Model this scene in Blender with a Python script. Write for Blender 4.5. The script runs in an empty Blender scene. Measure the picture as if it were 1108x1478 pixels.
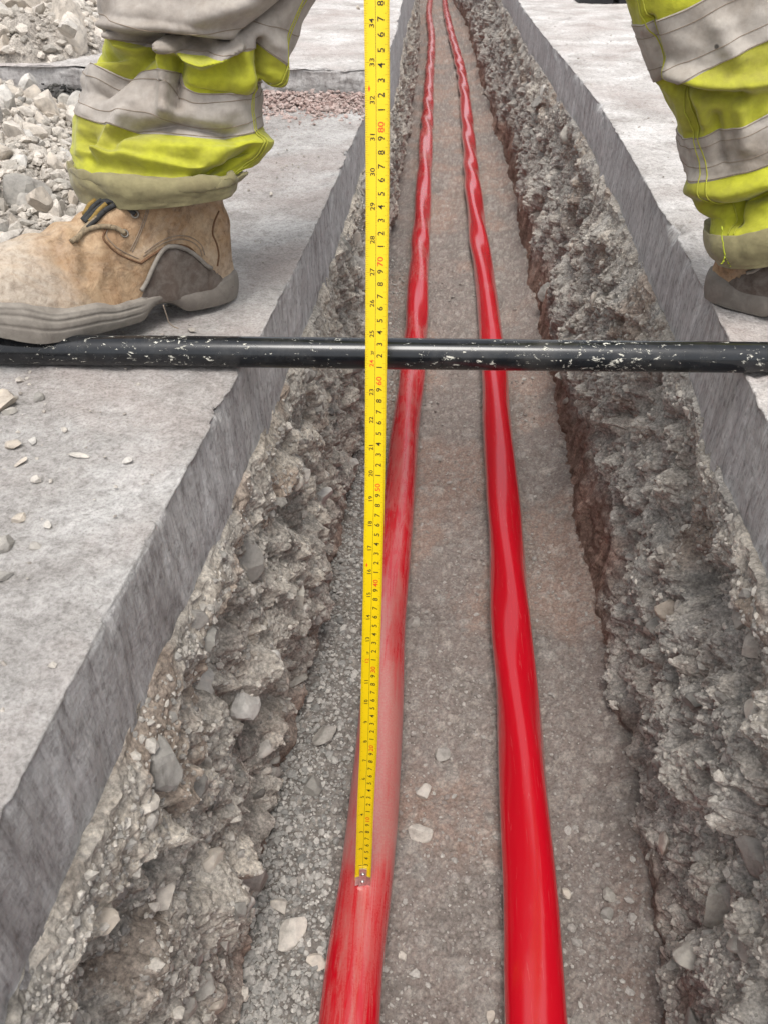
import bpy, bmesh, math, random
import numpy as np
from mathutils import Vector, Matrix
from mathutils.bvhtree import BVHTree

S = bpy.context.scene
COL = S.collection
random.seed(7)
RNG = np.random.default_rng(7)

# ------------------------------------------------------------------ camera
FPX, CXP, CYP = 1110.0, 554.0, 739.0
PITCH = math.radians(38.312)
YAW = math.radians(3.681)
HC = 0.378
cam_d = bpy.data.cameras.new('camera')
cam = bpy.data.objects.new('camera', cam_d)
COL.objects.link(cam)
cam.location = (0, 0, HC)
cam.rotation_euler = (math.pi / 2 - PITCH, 0, YAW)
cam_d.sensor_fit = 'VERTICAL'
cam_d.sensor_height = 36.0
cam_d.sensor_width = 27.0
cam_d.lens = FPX / 1478.0 * 36.0
cam_d.clip_start = 0.02
cam_d.clip_end = 500
cam_d.dof.use_dof = True
cam_d.dof.focus_distance = 0.95
cam_d.dof.aperture_fstop = 19.0
S.camera = cam

# ------------------------------------------------------------------ sky and sun (overcast)
SUN_EL, SUN_AZ = math.radians(70), math.radians(176)
W = bpy.data.worlds.new('World')
S.world = W
W.use_nodes = True
wn, wl = W.node_tree.nodes, W.node_tree.links
wn.clear()
sky = wn.new('ShaderNodeTexSky')
sky.sky_type = 'NISHITA'
sky.sun_disc = False
sky.sun_elevation = SUN_EL
sky.sun_rotation = SUN_AZ
sky.dust_density = 4.0
sky.air_density = 1.0
hs = wn.new('ShaderNodeHueSaturation')
hs.inputs['Saturation'].default_value = 0.22
bg = wn.new('ShaderNodeBackground')
bg.inputs['Strength'].default_value = 0.15
wo = wn.new('ShaderNodeOutputWorld')
wl.new(sky.outputs[0], hs.inputs['Color'])
wl.new(hs.outputs[0], bg.inputs['Color'])
wl.new(bg.outputs[0], wo.inputs['Surface'])
sun_d = bpy.data.lights.new('sun', 'SUN')
sun_d.energy = 1.1
sun_d.angle = math.radians(24)
sun_d.color = (1.0, 0.96, 0.9)
sun = bpy.data.objects.new('sun', sun_d)
COL.objects.link(sun)
sdir = Vector((math.sin(SUN_AZ) * math.cos(SUN_EL), math.cos(SUN_AZ) * math.cos(SUN_EL), math.sin(SUN_EL)))
sun.rotation_euler = sdir.to_track_quat('Z', 'Y').to_euler()
S.view_settings.view_transform = 'Standard'
S.view_settings.look = 'None'
S.view_settings.gamma = 1.0
S.view_settings.use_curve_mapping = False
S.view_settings.exposure = 0.68

# ------------------------------------------------------------------ measuring the photograph
_c, _s = math.cos(YAW), math.sin(YAW)
_R = np.array([[_c, -_s, 0], [_s, _c, 0], [0, 0, 1]])
FW = _R @ np.array([0, math.cos(PITCH), -math.sin(PITCH)])
UP = _R @ np.array([0, math.sin(PITCH), math.cos(PITCH)])
RT = _R @ np.array([1.0, 0, 0])
CAMP = np.array([0, 0, HC])


def ray(x, y):
    return FW + RT * (x - CXP) / FPX - UP * (y - CYP) / FPX


def PZ(x, y, z):
    d = ray(x, y)
    return CAMP + d * ((z - HC) / d[2])


def PYY(x, y, Y):
    d = ray(x, y)
    return CAMP + d * (Y / d[1])


def PD(x, y, depth):
    return CAMP + ray(x, y) * depth


def proj(p):
    q = np.asarray(p) - CAMP
    z = q @ FW
    return np.stack([CXP + FPX * (q @ RT) / z, CYP - FPX * (q @ UP) / z], -1)


# ------------------------------------------------------------------ mesh helpers
def mesh_np(name, V, F, mat=None, smooth=True, col=None, parent=None, mats=None, midx=None, attrs=None):
    V = np.asarray(V, np.float32).reshape(-1, 3)
    me = bpy.data.meshes.new(name)
    if isinstance(F, np.ndarray):
        n, k = F.shape
        loops = F.reshape(-1).astype(np.int32)
        starts = (np.arange(n) * k).astype(np.int32)
        tot = np.full(n, k, np.int32)
    else:
        n = len(F)
        tot = np.array([len(f) for f in F], np.int32)
        loops = np.array([i for f in F for i in f], np.int32)
        starts = np.concatenate([[0], np.cumsum(tot)[:-1]]).astype(np.int32)
    me.vertices.add(len(V))
    me.vertices.foreach_set('co', V.reshape(-1))
    me.loops.add(len(loops))
    me.loops.foreach_set('vertex_index', loops)
    me.polygons.add(n)
    me.polygons.foreach_set('loop_start', starts)
    me.polygons.foreach_set('loop_total', tot)
    me.polygons.foreach_set('use_smooth', np.full(n, smooth, bool))
    if midx is not None:
        me.polygons.foreach_set('material_index', np.asarray(midx, np.int32))
    me.update(calc_edges=True)
    me.validate()
    if col is not None:
        ca = me.color_attributes.new('Col', 'FLOAT_COLOR', 'POINT')
        c4 = np.ones((len(V), 4), np.float32)
        c4[:, :3] = np.asarray(col).reshape(-1, 3)
        ca.data.foreach_set('color', c4.reshape(-1))
    for k_, a_ in (attrs or {}).items():
        at = me.attributes.new(k_, 'FLOAT', 'POINT')
        at.data.foreach_set('value', np.asarray(a_, np.float32).reshape(-1))
    for m in (mats or ([mat] if mat else [])):
        me.materials.append(m)
    o = bpy.data.objects.new(name, me)
    COL.objects.link(o)
    if parent is not None:
        o.parent = parent
    return o


def grid_faces(n, m, wrap=False):
    i = np.arange(n - 1)[:, None]
    j = np.arange(m if wrap else m - 1)[None, :]
    j2 = (j + 1) % m
    a = i * m + j
    b = i * m + j2
    return np.stack([a, b, b + m, a + m], -1).reshape(-1, 4)


def tag(o, label=None, cat=None, group=None, kind=None):
    if label: o['label'] = label
    if cat: o['category'] = cat
    if group: o['group'] = group
    if kind: o['kind'] = kind
    return o


def empty(name, loc=(0, 0, 0)):
    o = bpy.data.objects.new(name, None)
    o.location = loc
    o.empty_display_size = 0.05
    COL.objects.link(o)
    return o


def tube(pts, r, nseg=10, cap=True):
    P = np.asarray(pts, float)
    n = len(P)
    T = np.gradient(P, axis=0)
    T /= np.linalg.norm(T, axis=1)[:, None] + 1e-12
    rr = np.broadcast_to(np.asarray(r, float), (n,))
    ref = np.array([0, 0, 1.0]) if abs(T[0][2]) < 0.9 else np.array([1.0, 0, 0])
    V = []
    a = np.linspace(0, 2 * np.pi, nseg, endpoint=False)
    u = np.cross(T[0], ref)
    u /= np.linalg.norm(u)
    for i in range(n):
        u = u - T[i] * (u @ T[i])
        u /= np.linalg.norm(u)
        v = np.cross(T[i], u)
        V.append(P[i] + rr[i] * (np.cos(a)[:, None] * u + np.sin(a)[:, None] * v))
    V = np.concatenate(V)
    F = [tuple(f) for f in grid_faces(n, nseg, True)]
    if cap:
        F.append(tuple(range(nseg))[::-1])
        F.append(tuple((n - 1) * nseg + k for k in range(nseg)))
    return V, F


def join_parts(parts):
    V, F, o = [], [], 0
    for v, f in parts:
        V.append(np.asarray(v))
        F += [tuple(int(i) + o for i in q) for q in f]
        o += len(v)
    return np.concatenate(V), F


def spline(keys, n):
    """catmull-rom through keys (k,d) -> n samples, parametrised by chord length"""
    K = np.asarray(keys, float)
    d = np.concatenate([[0], np.cumsum(np.linalg.norm(np.diff(K, axis=0), axis=1))])
    return hermite(d, K, np.linspace(0, d[-1], n))


def hermite(x, Y, xq):
    x = np.asarray(x, float)
    Y = np.asarray(Y, float)
    one = Y.ndim == 1
    if one: Y = Y[:, None]
    m = np.gradient(Y, x, axis=0)
    i = np.clip(np.searchsorted(x, xq) - 1, 0, len(x) - 2)
    h = (x[i + 1] - x[i])[:, None]
    t = ((xq - x[i])[:, None]) / h
    t = np.clip(t, 0, 1)
    r = ((2 * t**3 - 3 * t**2 + 1) * Y[i] + (t**3 - 2 * t**2 + t) * h * m[i]
         + (-2 * t**3 + 3 * t**2) * Y[i + 1] + (t**3 - t**2) * h * m[i + 1])
    return r[:, 0] if one else r


# ------------------------------------------------------------------ noise
_PERM = RNG.permutation(4096)
_VAL = RNG.random(4096).astype(np.float32)


def h3(i, j, k, seed=0):
    a = _PERM[(i + 131 * seed) & 4095]
    b = _PERM[(a + j) & 4095]
    return _PERM[(b + k) & 4095]


def vnoise(x, y, z=None, seed=0):
    if z is None: z = np.zeros_like(x)
    xi, yi, zi = np.floor(x).astype(int), np.floor(y).astype(int), np.floor(z).astype(int)
    fx, fy, fz = x - xi, y - yi, z - zi
    sx, sy, sz = [f * f * f * (f * (f * 6 - 15) + 10) for f in (fx, fy, fz)]
    r = 0
    for a in (0, 1):
        for b in (0, 1):
            for c in (0, 1):
                w = (sx if a else 1 - sx) * (sy if b else 1 - sy) * (sz if c else 1 - sz)
                r = r + w * _VAL[h3(xi + a, yi + b, zi + c, seed)]
    return r * 2 - 1


def fbm(x, y, z=None, oct=4, seed=0, gain=0.5):
    r, a, s = 0, 1.0, 1.0
    for o in range(oct):
        r = r + a * vnoise(x * s + 17.3 * o, y * s + 5.1 * o, None if z is None else z * s, seed + o)
        a *= gain
        s *= 2.03
    return r


def lumps(u, v, cell, seed, presence=0.8, rmin=0.4, rmax=0.8, flat=2.5, tilt=0.5, hscale=0.7, low=None):
    """angular embedded stones over a plane: returns height, random id, coverage"""
    x, y = u / cell, v / cell
    xi, yi = np.floor(x).astype(int), np.floor(y).astype(int)
    H = np.zeros_like(x)
    ID = np.zeros_like(x)
    M = np.zeros_like(x)
    for a in (-1, 0, 1):
        for b in (-1, 0, 1):
            cx, cy = xi + a, yi + b
            h0 = h3(cx, cy, 0 * cx, seed)
            r1, r2, r3 = _VAL[h0], _VAL[_PERM[h0]], _VAL[_PERM[(h0 + 7) & 4095]]
            r4, r5 = _VAL[_PERM[(h0 + 101) & 4095]], _VAL[_PERM[(h0 + 977) & 4095]]
            r6, r7 = _VAL[_PERM[(h0 + 2111) & 4095]], _VAL[_PERM[(h0 + 3001) & 4095]]
            dx, dy = x - (cx + r1), y - (cy + r2)
            an = r3 * 6.283
            ca, sa = np.cos(an), np.sin(an)
            ex = (dx * ca + dy * sa) * (0.85 + 0.5 * r6)
            ey = (-dx * sa + dy * ca) * (1.35 - 0.5 * r6)
            ax, ay = np.abs(ex), np.abs(ey)
            d = np.maximum(np.maximum(ax + 0.25 * ey, ay - 0.2 * ex), (ax + ay) * (0.72 + 0.1 * r4))
            d = 0.65 * d + 0.35 * np.sqrt(ex * ex + ey * ey)
            R = (rmin + (rmax - rmin) * r4) * 0.9
            e = np.clip(d / R, 0, 1.2)
            ins = (e < 1) & (r5 < presence)
            hh = R * hscale * (0.55 + 0.9 * r7) * (1 - e**flat) + tilt * (ex * (r6 - 0.5) + ey * (r1 - 0.5)) * (1 - e)
            hh = np.where(ins, hh, 0)
            up = hh > H
            H = np.where(up, hh, H)
            ID = np.where(up, r7, ID)
            M = np.where(up, np.clip((1 - e) * 6, 0, 1), M)
    return H * cell, ID, M


def sstep(a, b, x):
    t = np.clip((x - a) / (b - a), 0, 1)
    return t * t * (3 - 2 * t)


# ------------------------------------------------------------------ materials
def mat_new(name, rough=0.8, spec=0.4):
    m = bpy.data.materials.new(name)
    m.use_nodes = True
    b = m.node_tree.nodes['Principled BSDF']
    b.inputs['Roughness'].default_value = rough
    b.inputs['Specular IOR Level'].default_value = spec
    return m, m.node_tree.nodes, m.node_tree.links, b


def ramp(n, stops):
    r = n.new('ShaderNodeValToRGB')
    cr = r.color_ramp
    while len(cr.elements) > 1: cr.elements.remove(cr.elements[-1])
    cr.elements[0].position = stops[0][0]
    cr.elements[0].color = (*stops[0][1], 1)
    for p, c in stops[1:]:
        e = cr.elements.new(p)
        e.color = (*c, 1)
    return r


def noise_n(n, l, scale, detail=6, rough=0.6, vec=None, dist=0.0):
    t = n.new('ShaderNodeTexNoise')
    t.inputs['Scale'].default_value = scale
    t.inputs['Detail'].default_value = detail
    t.inputs['Roughness'].default_value = rough
    t.inputs['Distortion'].default_value = dist
    if vec is not None: l.new(vec, t.inputs['Vector'])
    return t


def mixc(n, l, fac, a, b, blend='MIX'):
    x = n.new('ShaderNodeMix')
    x.data_type = 'RGBA'
    x.blend_type = blend
    for sock, val in (('Factor', fac), ('A', a), ('B', b)):
        s_ = [q for q in x.inputs if q.name == sock and q.enabled][0] if sock != 'Factor' else x.inputs[0]
        if sock == 'A': s_ = x.inputs[6]
        if sock == 'B': s_ = x.inputs[7]
        if isinstance(val, (int, float)): s_.default_value = val
        elif isinstance(val, tuple): s_.default_value = (*val, 1)
        else: l.new(val, s_)
    return x.outputs[2]


def bump_n(n, l, height, strength, dist, normal=None):
    b = n.new('ShaderNodeBump')
    b.inputs['Strength'].default_value = strength
    b.inputs['Distance'].default_value = dist
    l.new(height, b.inputs['Height'])
    if normal is not None: l.new(normal, b.inputs['Normal'])
    return b.outputs[0]


def coords(n, kind='Object', scale=None):
    t = n.new('ShaderNodeTexCoord')
    out = t.outputs[kind]
    return out


def mapped(n, l, vec, scale=(1, 1, 1), rot=(0, 0, 0)):
    m = n.new('ShaderNodeMapping')
    m.inputs['Scale'].default_value = scale
    m.inputs['Rotation'].default_value = rot
    l.new(vec, m.inputs['Vector'])
    return m.outputs[0]


def mathn(n, l, op, a, b=0.5, clamp=False):
    x = n.new('ShaderNodeMath')
    x.operation = op
    x.use_clamp = clamp
    for i, v in enumerate((a, b)):
        if isinstance(v, (int, float)): x.inputs[i].default_value = v
        else: l.new(v, x.inputs[i])
    return x.outputs[0]


def attr_n(n, name):
    a = n.new('ShaderNodeAttribute')
    a.attribute_name = name
    return a


def mat_earth(name='earth', lo=0.3, hi=1.55, blot=0.62):
    m, n, l, b = mat_new(name, 0.95, 0.15)
    a = attr_n(n, 'Col')
    v = coords(n)
    t1 = noise_n(n, l, 240, 6, 0.7, v)
    r1 = ramp(n, [(0.27, (lo, lo, lo * 1.02)), (0.5, (0.88, 0.88, 0.88)), (0.73, (hi, hi * 0.985, hi * 0.96))])
    l.new(t1.outputs[0], r1.inputs[0])
    c = mixc(n, l, 1.0, a.outputs['Color'], r1.outputs[0], 'MULTIPLY')
    t2 = noise_n(n, l, 38, 5, 0.65, v)
    r2 = ramp(n, [(0.3, (blot, blot * 0.97, blot * 0.95)), (0.7, (1.84 - blot, 1.84 - blot, 1.84 - blot))])
    l.new(t2.outputs[0], r2.inputs[0])
    c = mixc(n, l, 1.0, c, r2.outputs[0], 'MULTIPLY')
    l.new(c, b.inputs['Base Color'])
    t3 = noise_n(n, l, 420, 5, 0.75, v)
    nb = bump_n(n, l, t3.outputs[0], 0.9, 0.0016)
    l.new(nb, b.inputs['Normal'])
    return m


def mat_stone(name, c1, c2, c3, scale=60, bump=0.5):
    m, n, l, b = mat_new(name, 0.9, 0.2)
    oi = n.new('ShaderNodeObjectInfo')
    r0 = ramp(n, [(0.0, c1), (0.5, c2), (1.0, c3)])
    l.new(oi.outputs['Random'], r0.inputs[0])
    g = n.new('ShaderNodeNewGeometry')
    v = g.outputs['Position']
    t = noise_n(n, l, scale, 8, 0.7, v)
    r1 = ramp(n, [(0.28, (0.55, 0.54, 0.53)), (0.5, (1, 1, 1)), (0.72, (1.3, 1.28, 1.24))])
    l.new(t.outputs[0], r1.inputs[0])
    c = mixc(n, l, 1.0, r0.outputs[0], r1.outputs[0], 'MULTIPLY')
    l.new(c, b.inputs['Base Color'])
    t3 = noise_n(n, l, 260, 6, 0.75, v)
    l.new(bump_n(n, l, t3.outputs[0], bump, 0.002), b.inputs['Normal'])
    return m


def mat_grain(name):
    m, n, l, b = mat_new(name, 0.92, 0.2)
    a = attr_n(n, 'Col')
    g = n.new('ShaderNodeNewGeometry')
    t = noise_n(n, l, 300, 4, 0.7, g.outputs['Position'])
    r1 = ramp(n, [(0.3, (0.7, 0.7, 0.7)), (0.7, (1.2, 1.2, 1.2))])
    l.new(t.outputs[0], r1.inputs[0])
    l.new(mixc(n, l, 1.0, a.outputs['Color'], r1.outputs[0], 'MULTIPLY'), b.inputs['Base Color'])
    return m


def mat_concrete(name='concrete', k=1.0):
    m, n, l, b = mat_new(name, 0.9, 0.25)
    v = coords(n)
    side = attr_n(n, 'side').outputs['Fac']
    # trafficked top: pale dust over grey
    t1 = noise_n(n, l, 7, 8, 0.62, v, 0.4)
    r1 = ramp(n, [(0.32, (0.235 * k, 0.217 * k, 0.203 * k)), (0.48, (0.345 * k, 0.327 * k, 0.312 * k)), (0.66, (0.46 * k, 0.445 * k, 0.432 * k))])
    l.new(t1.outputs[0], r1.inputs[0])
    t2 = noise_n(n, l, 90, 8, 0.7, v)
    r2 = ramp(n, [(0.3, (0.62, 0.61, 0.6)), (0.5, (1, 1, 1)), (0.7, (1.2, 1.2, 1.2))])
    l.new(t2.outputs[0], r2.inputs[0])
    top = mixc(n, l, 1.0, r1.outputs[0], r2.outputs[0], 'MULTIPLY')
    t5 = noise_n(n, l, 4.0, 5, 0.6, v, 0.6)
    r5 = ramp(n, [(0.45, (0, 0, 0)), (0.7, (0.65, 0.65, 0.65))])
    l.new(t5.outputs[0], r5.inputs[0])
    top = mixc(n, l, r5.outputs[0], top, (0.37, 0.31, 0.285))
    t8 = noise_n(n, l, 330, 5, 0.7, v)
    r8 = ramp(n, [(0.32, (0.66, 0.65, 0.64)), (0.5, (1, 1, 1)), (0.68, (1.2, 1.2, 1.2))])
    l.new(t8.outputs[0], r8.inputs[0])
    top = mixc(n, l, 1.0, top, r8.outputs[0], 'MULTIPLY')
    # cut face: grey with vertical saw and trowel streaks, mortar smears
    vs = mapped(n, l, v, (30, 30, 7), (0.25, 0, 0))
    t3 = noise_n(n, l, 1.0, 8, 0.62, vs, 0.7)
    r3 = ramp(n, [(0.28, (0.27, 0.252, 0.245)), (0.42, (0.39, 0.373, 0.365)), (0.58, (0.46, 0.446, 0.438)), (0.76, (0.6, 0.59, 0.58))])
    l.new(t3.outputs[0], r3.inputs[0])
    t6 = noise_n(n, l, 110, 9, 0.75, mapped(n, l, v, (1, 1, 0.6)))
    r6 = ramp(n, [(0.32, (0.5, 0.48, 0.47)), (0.48, (0.98, 0.98, 0.98)), (0.7, (1.25, 1.25, 1.25))])
    l.new(t6.outputs[0], r6.inputs[0])
    sd = mixc(n, l, 1.0, r3.outputs[0], r6.outputs[0], 'MULTIPLY')
    t10 = noise_n(n, l, 1.0, 6, 0.7, mapped(n, l, v, (1, 230, 22), (0.2, 0, 0)), 0.4)
    r10 = ramp(n, [(0.3, (0.68, 0.66, 0.66)), (0.46, (1, 1, 1)), (0.68, (1.18, 1.18, 1.18))])
    l.new(t10.outputs[0], r10.inputs[0])
    sd = mixc(n, l, 1.0, sd, r10.outputs[0], 'MULTIPLY')
    vor = n.new('ShaderNodeTexVoronoi')
    vor.inputs['Scale'].default_value = 60
    l.new(v, vor.inputs['Vector'])
    rv = ramp(n, [(0.16, (0.75, 0.75, 0.75)), (0.2, (0, 0, 0))])
    l.new(vor.outputs['Distance'], rv.inputs[0])
    sd = mixc(n, l, mathn(n, l, 'MULTIPLY', rv.outputs[0], 0.5), sd, (0.17, 0.155, 0.15))
    c = mixc(n, l, side, top, sd)
    l.new(c, b.inputs['Base Color'])
    t4 = noise_n(n, l, 210, 7, 0.72, v)
    t7 = noise_n(n, l, 45, 6, 0.65, v)
    h = mathn(n, l, 'ADD', mathn(n, l, 'MULTIPLY', t7.outputs[0], 1.8), t4.outputs[0])
    l.new(bump_n(n, l, h, 0.8, 0.003), b.inputs['Normal'])
    return m


def mat_duct(name, dust, seed):
    m, n, l, b = mat_new(name, 0.2, 0.7)
    b.inputs['Coat Weight'].default_value = 0.5
    b.inputs['Coat Roughness'].default_value = 0.16
    v = coords(n)
    su = attr_n(n, 'along').outputs['Fac']
    ang = attr_n(n, 'topness').outputs['Fac']
    vm = mapped(n, l, v, (130, 9, 130))
    t = noise_n(n, l, 1.0, 12, 0.74, vm, 0.8)
    t.inputs['Vector'].links
    big = noise_n(n, l, 5.0 + seed, 4, 0.6, mapped(n, l, v, (1.4, 0.9, 1.4)), 0.2)
    d1 = mathn(n, l, 'ADD', t.outputs[0], mathn(n, l, 'MULTIPLY', mathn(n, l, 'SUBTRACT', big.outputs[0], 0.5), 0.9))
    loc = attr_n(n, 'dust').outputs['Fac']
    d2 = mathn(n, l, 'ADD', d1, mathn(n, l, 'MULTIPLY', mathn(n, l, 'SUBTRACT', loc, 0.5), 0.8))
    r = ramp(n, [(0.38, (0, 0, 0)), (0.56, (0.28, 0.28, 0.28)), (0.78, (0.72, 0.72, 0.72))])
    l.new(d2, r.inputs[0])
    t2 = noise_n(n, l, 420, 5, 0.75, v)
    gr = n.new('ShaderNodeMapRange')
    l.new(t2.outputs[0], gr.inputs[0])
    gr.inputs[1].default_value = 0.3; gr.inputs[2].default_value = 0.7
    gr.inputs[3].default_value = 0.55; gr.inputs[4].default_value = 1.35
    fac = mathn(n, l, 'MULTIPLY', mathn(n, l, 'MULTIPLY', r.outputs[0], dust), gr.outputs[0], True)
    fine = mathn(n, l, 'MULTIPLY', mathn(n, l, 'GREATER_THAN', t2.outputs[0], 0.66), 0.25)
    c = mixc(n, l, fac, (0.50, 0.002, 0.012), (0.43, 0.33, 0.28))
    # fine scuffs: thin pale scratches running along and round the sheath
    sc = noise_n(n, l, 1.0, 3, 0.5, mapped(n, l, v, (260, 14, 260), (0, 0, 0.25)), 1.2)
    rs = ramp(n, [(0.66, (0, 0, 0)), (0.7, (0.35, 0.35, 0.35)), (0.74, (0, 0, 0))])
    l.new(sc.outputs[0], rs.inputs[0])
    c = mixc(n, l, mathn(n, l, 'MULTIPLY', rs.outputs[0], 0.45), c, (0.75, 0.25, 0.25))
    l.new(c, b.inputs['Base Color'])
    rr = n.new('ShaderNodeMapRange')
    l.new(fac, rr.inputs[0])
    rr.inputs[3].default_value = 0.2
    rr.inputs[4].default_value = 0.75
    l.new(rr.outputs[0], b.inputs['Roughness'])
    t4 = noise_n(n, l, 28, 3, 0.5, v)
    l.new(bump_n(n, l, t4.outputs[0], 0.12, 0.004), b.inputs['Normal'])
    return m


def mat_pipe():
    m, n, l, b = mat_new('black_paint', 0.3, 0.5)
    v = coords(n)
    vm = mapped(n, l, v, (115, 240, 240))
    t = noise_n(n, l, 1.0, 10, 0.72, vm, 0.6)
    t0 = noise_n(n, l, 9.0, 3, 0.5, v)
    s = mathn(n, l, 'ADD', t.outputs[0], mathn(n, l, 'MULTIPLY', mathn(n, l, 'SUBTRACT', t0.outputs[0], 0.5), 0.25))
    r = ramp(n, [(0.613, (0, 0, 0)), (0.626, (1, 1, 1))])
    l.new(s, r.inputs[0])
    t2 = noise_n(n, l, 60, 5, 0.6, v)
    r2 = ramp(n, [(0.35, (0.006, 0.007, 0.009)), (0.7, (0.014, 0.016, 0.019))])
    l.new(t2.outputs[0], r2.inputs[0])
    c = mixc(n, l, r.outputs[0], r2.outputs[0], (0.62, 0.6, 0.52))
    # dusty film
    t3 = noise_n(n, l, 16, 6, 0.7, v)
    r3 = ramp(n, [(0.5, (0, 0, 0)), (0.8, (0.16, 0.16, 0.16))])
    l.new(t3.outputs[0], r3.inputs[0])
    c = mixc(n, l, r3.outputs[0], c, (0.3, 0.28, 0.25))
    l.new(c, b.inputs['Base Color'])
    rr = n.new('ShaderNodeMapRange')
    l.new(r.outputs[0], rr.inputs[0])
    rr.inputs[3].default_value = 0.15
    rr.inputs[4].default_value = 0.8
    l.new(rr.outputs[0], b.inputs['Roughness'])
    l.new(bump_n(n, l, r.outputs[0], 0.4, 0.0006), b.inputs['Normal'])
    return m


def mat_cloth(name, c0, dirt_c, dirt=0.5, scale=22, rough=0.85, sheen=0.2, spots=0.0):
    m, n, l, b = mat_new(name, rough, 0.2)
    g = n.new('ShaderNodeNewGeometry')
    v = g.outputs['Position']
    t = noise_n(n, l, scale, 7, 0.65, v, 0.3)
    r = ramp(n, [(0.42, (0, 0, 0)), (0.62, (0.5, 0.5, 0.5)), (0.85, (1, 1, 1))])
    l.new(t.outputs[0], r.inputs[0])
    c = mixc(n, l, mathn(n, l, 'MULTIPLY', r.outputs[0], dirt), c0, dirt_c)
    t2 = noise_n(n, l, 120, 5, 0.6, v)
    r2 = ramp(n, [(0.3, (0.86, 0.86, 0.86)), (0.7, (1.1, 1.1, 1.1))])
    l.new(t2.outputs[0], r2.inputs[0])
    c = mixc(n, l, 1.0, c, r2.outputs[0], 'MULTIPLY')
    if spots:
        vo = n.new('ShaderNodeTexVoronoi')
        vo.inputs['Scale'].default_value = 26
        l.new(v, vo.inputs['Vector'])
        rs = ramp(n, [(0.05, (1, 1, 1)), (0.085, (0, 0, 0))])
        l.new(vo.outputs['Distance'], rs.inputs[0])
        c = mixc(n, l, mathn(n, l, 'MULTIPLY', rs.outputs[0], spots), c, (0.03, 0.028, 0.026))
    l.new(c, b.inputs['Base Color'])
    b.inputs['Sheen Weight'].default_value = sheen
    t3 = noise_n(n, l, 900, 3, 0.6, v)
    t4 = noise_n(n, l, 55, 5, 0.6, v, 0.4)
    nb = bump_n(n, l, t4.outputs[0], 0.35, 0.004)
    nb = bump_n(n, l, t3.outputs[0], 0.25, 0.0006, nb)
    l.new(nb, b.inputs['Normal'])
    return m


def mat_leather():
    m, n, l, b = mat_new('nubuck_leather', 0.8, 0.25)
    v = coords(n)
    t = noise_n(n, l, 22, 8, 0.62, v, 0.6)
    r = ramp(n, [(0.25, (0.16, 0.105, 0.065)), (0.42, (0.33, 0.21, 0.12)), (0.56, (0.41, 0.285, 0.175)), (0.75, (0.47, 0.37, 0.26))])
    l.new(t.outputs[0], r.inputs[0])
    t2 = noise_n(n, l, 9, 6, 0.7, v, 0.8)
    toe = attr_n(n, 'toe').outputs['Fac']
    s = mathn(n, l, 'ADD', t2.outputs[0], mathn(n, l, 'MULTIPLY', toe, 0.28))
    r2 = ramp(n, [(0.5, (0, 0, 0)), (0.8, (0.8, 0.8, 0.8))])
    l.new(s, r2.inputs[0])
    c = mixc(n, l, r2.outputs[0], r.outputs[0], (0.44, 0.39, 0.33))
    t5 = noise_n(n, l, 48, 6, 0.7, v, 0.5)
    r5 = ramp(n, [(0.54, (0, 0, 0)), (0.74, (0.75, 0.75, 0.75))])
    l.new(t5.outputs[0], r5.inputs[0])
    c = mixc(n, l, r5.outputs[0], c, (0.12, 0.085, 0.06))
    l.new(c, b.inputs['Base Color'])
    t9 = noise_n(n, l, 130, 8, 0.75, v, 0.4)
    r9 = ramp(n, [(0.3, (0.62, 0.58, 0.55)), (0.5, (1, 1, 1)), (0.72, (1.22, 1.24, 1.28))])
    l.new(t9.outputs[0], r9.inputs[0])
    c = mixc(n, l, 1.0, c, r9.outputs[0], 'MULTIPLY')
    l.new(c, b.inputs['Base Color'])
    t3 = noise_n(n, l, 420, 5, 0.7, v)
    t4 = noise_n(n, l, 60, 7, 0.65, v, 0.9)
    nb = bump_n(n, l, t4.outputs[0], 0.6, 0.004)
    l.new(bump_n(n, l, t3.outputs[0], 0.3, 0.0008, nb), b.inputs['Normal'])
    return m


def mat_rubber(name, c0, c1, dustc, dust=0.5, rough=0.75):
    m, n, l, b = mat_new(name, rough, 0.3)
    v = coords(n)
    t = noise_n(n, l, 26, 7, 0.68, v, 0.5)
    r = ramp(n, [(0.3, c0), (0.7, c1)])
    l.new(t.outputs[0], r.inputs[0])
    t2 = noise_n(n, l, 60, 7, 0.7, v, 0.3)
    r2 = ramp(n, [(0.42, (0, 0, 0)), (0.7, (1, 1, 1))])
    l.new(t2.outputs[0], r2.inputs[0])
    c = mixc(n, l, mathn(n, l, 'MULTIPLY', r2.outputs[0], dust), r.outputs[0], dustc)
    hl = attr_n(n, 'heel').outputs['Fac']
    c = mixc(n, l, mathn(n, l, 'MULTIPLY', hl, 0.3), c, (0.10, 0.08, 0.07))
    l.new(c, b.inputs['Base Color'])
    l.new(bump_n(n, l, t2.outputs[0], 0.3, 0.0015), b.inputs['Normal'])
    return m


def mat_flat(name, c, rough=0.5, metal=0.0, spec=0.4, var=0.12, scale=80):
    m, n, l, b = mat_new(name, rough, spec)
    b.inputs['Metallic'].default_value = metal
    v = coords(n)
    t = noise_n(n, l, scale, 5, 0.65, v)
    r = ramp(n, [(0.3, tuple(x * (1 - var) for x in c)), (0.7, tuple(min(1, x * (1 + var)) for x in c))])
    l.new(t.outputs[0], r.inputs[0])
    l.new(r.outputs[0], b.inputs['Base Color'])
    return m


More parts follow.
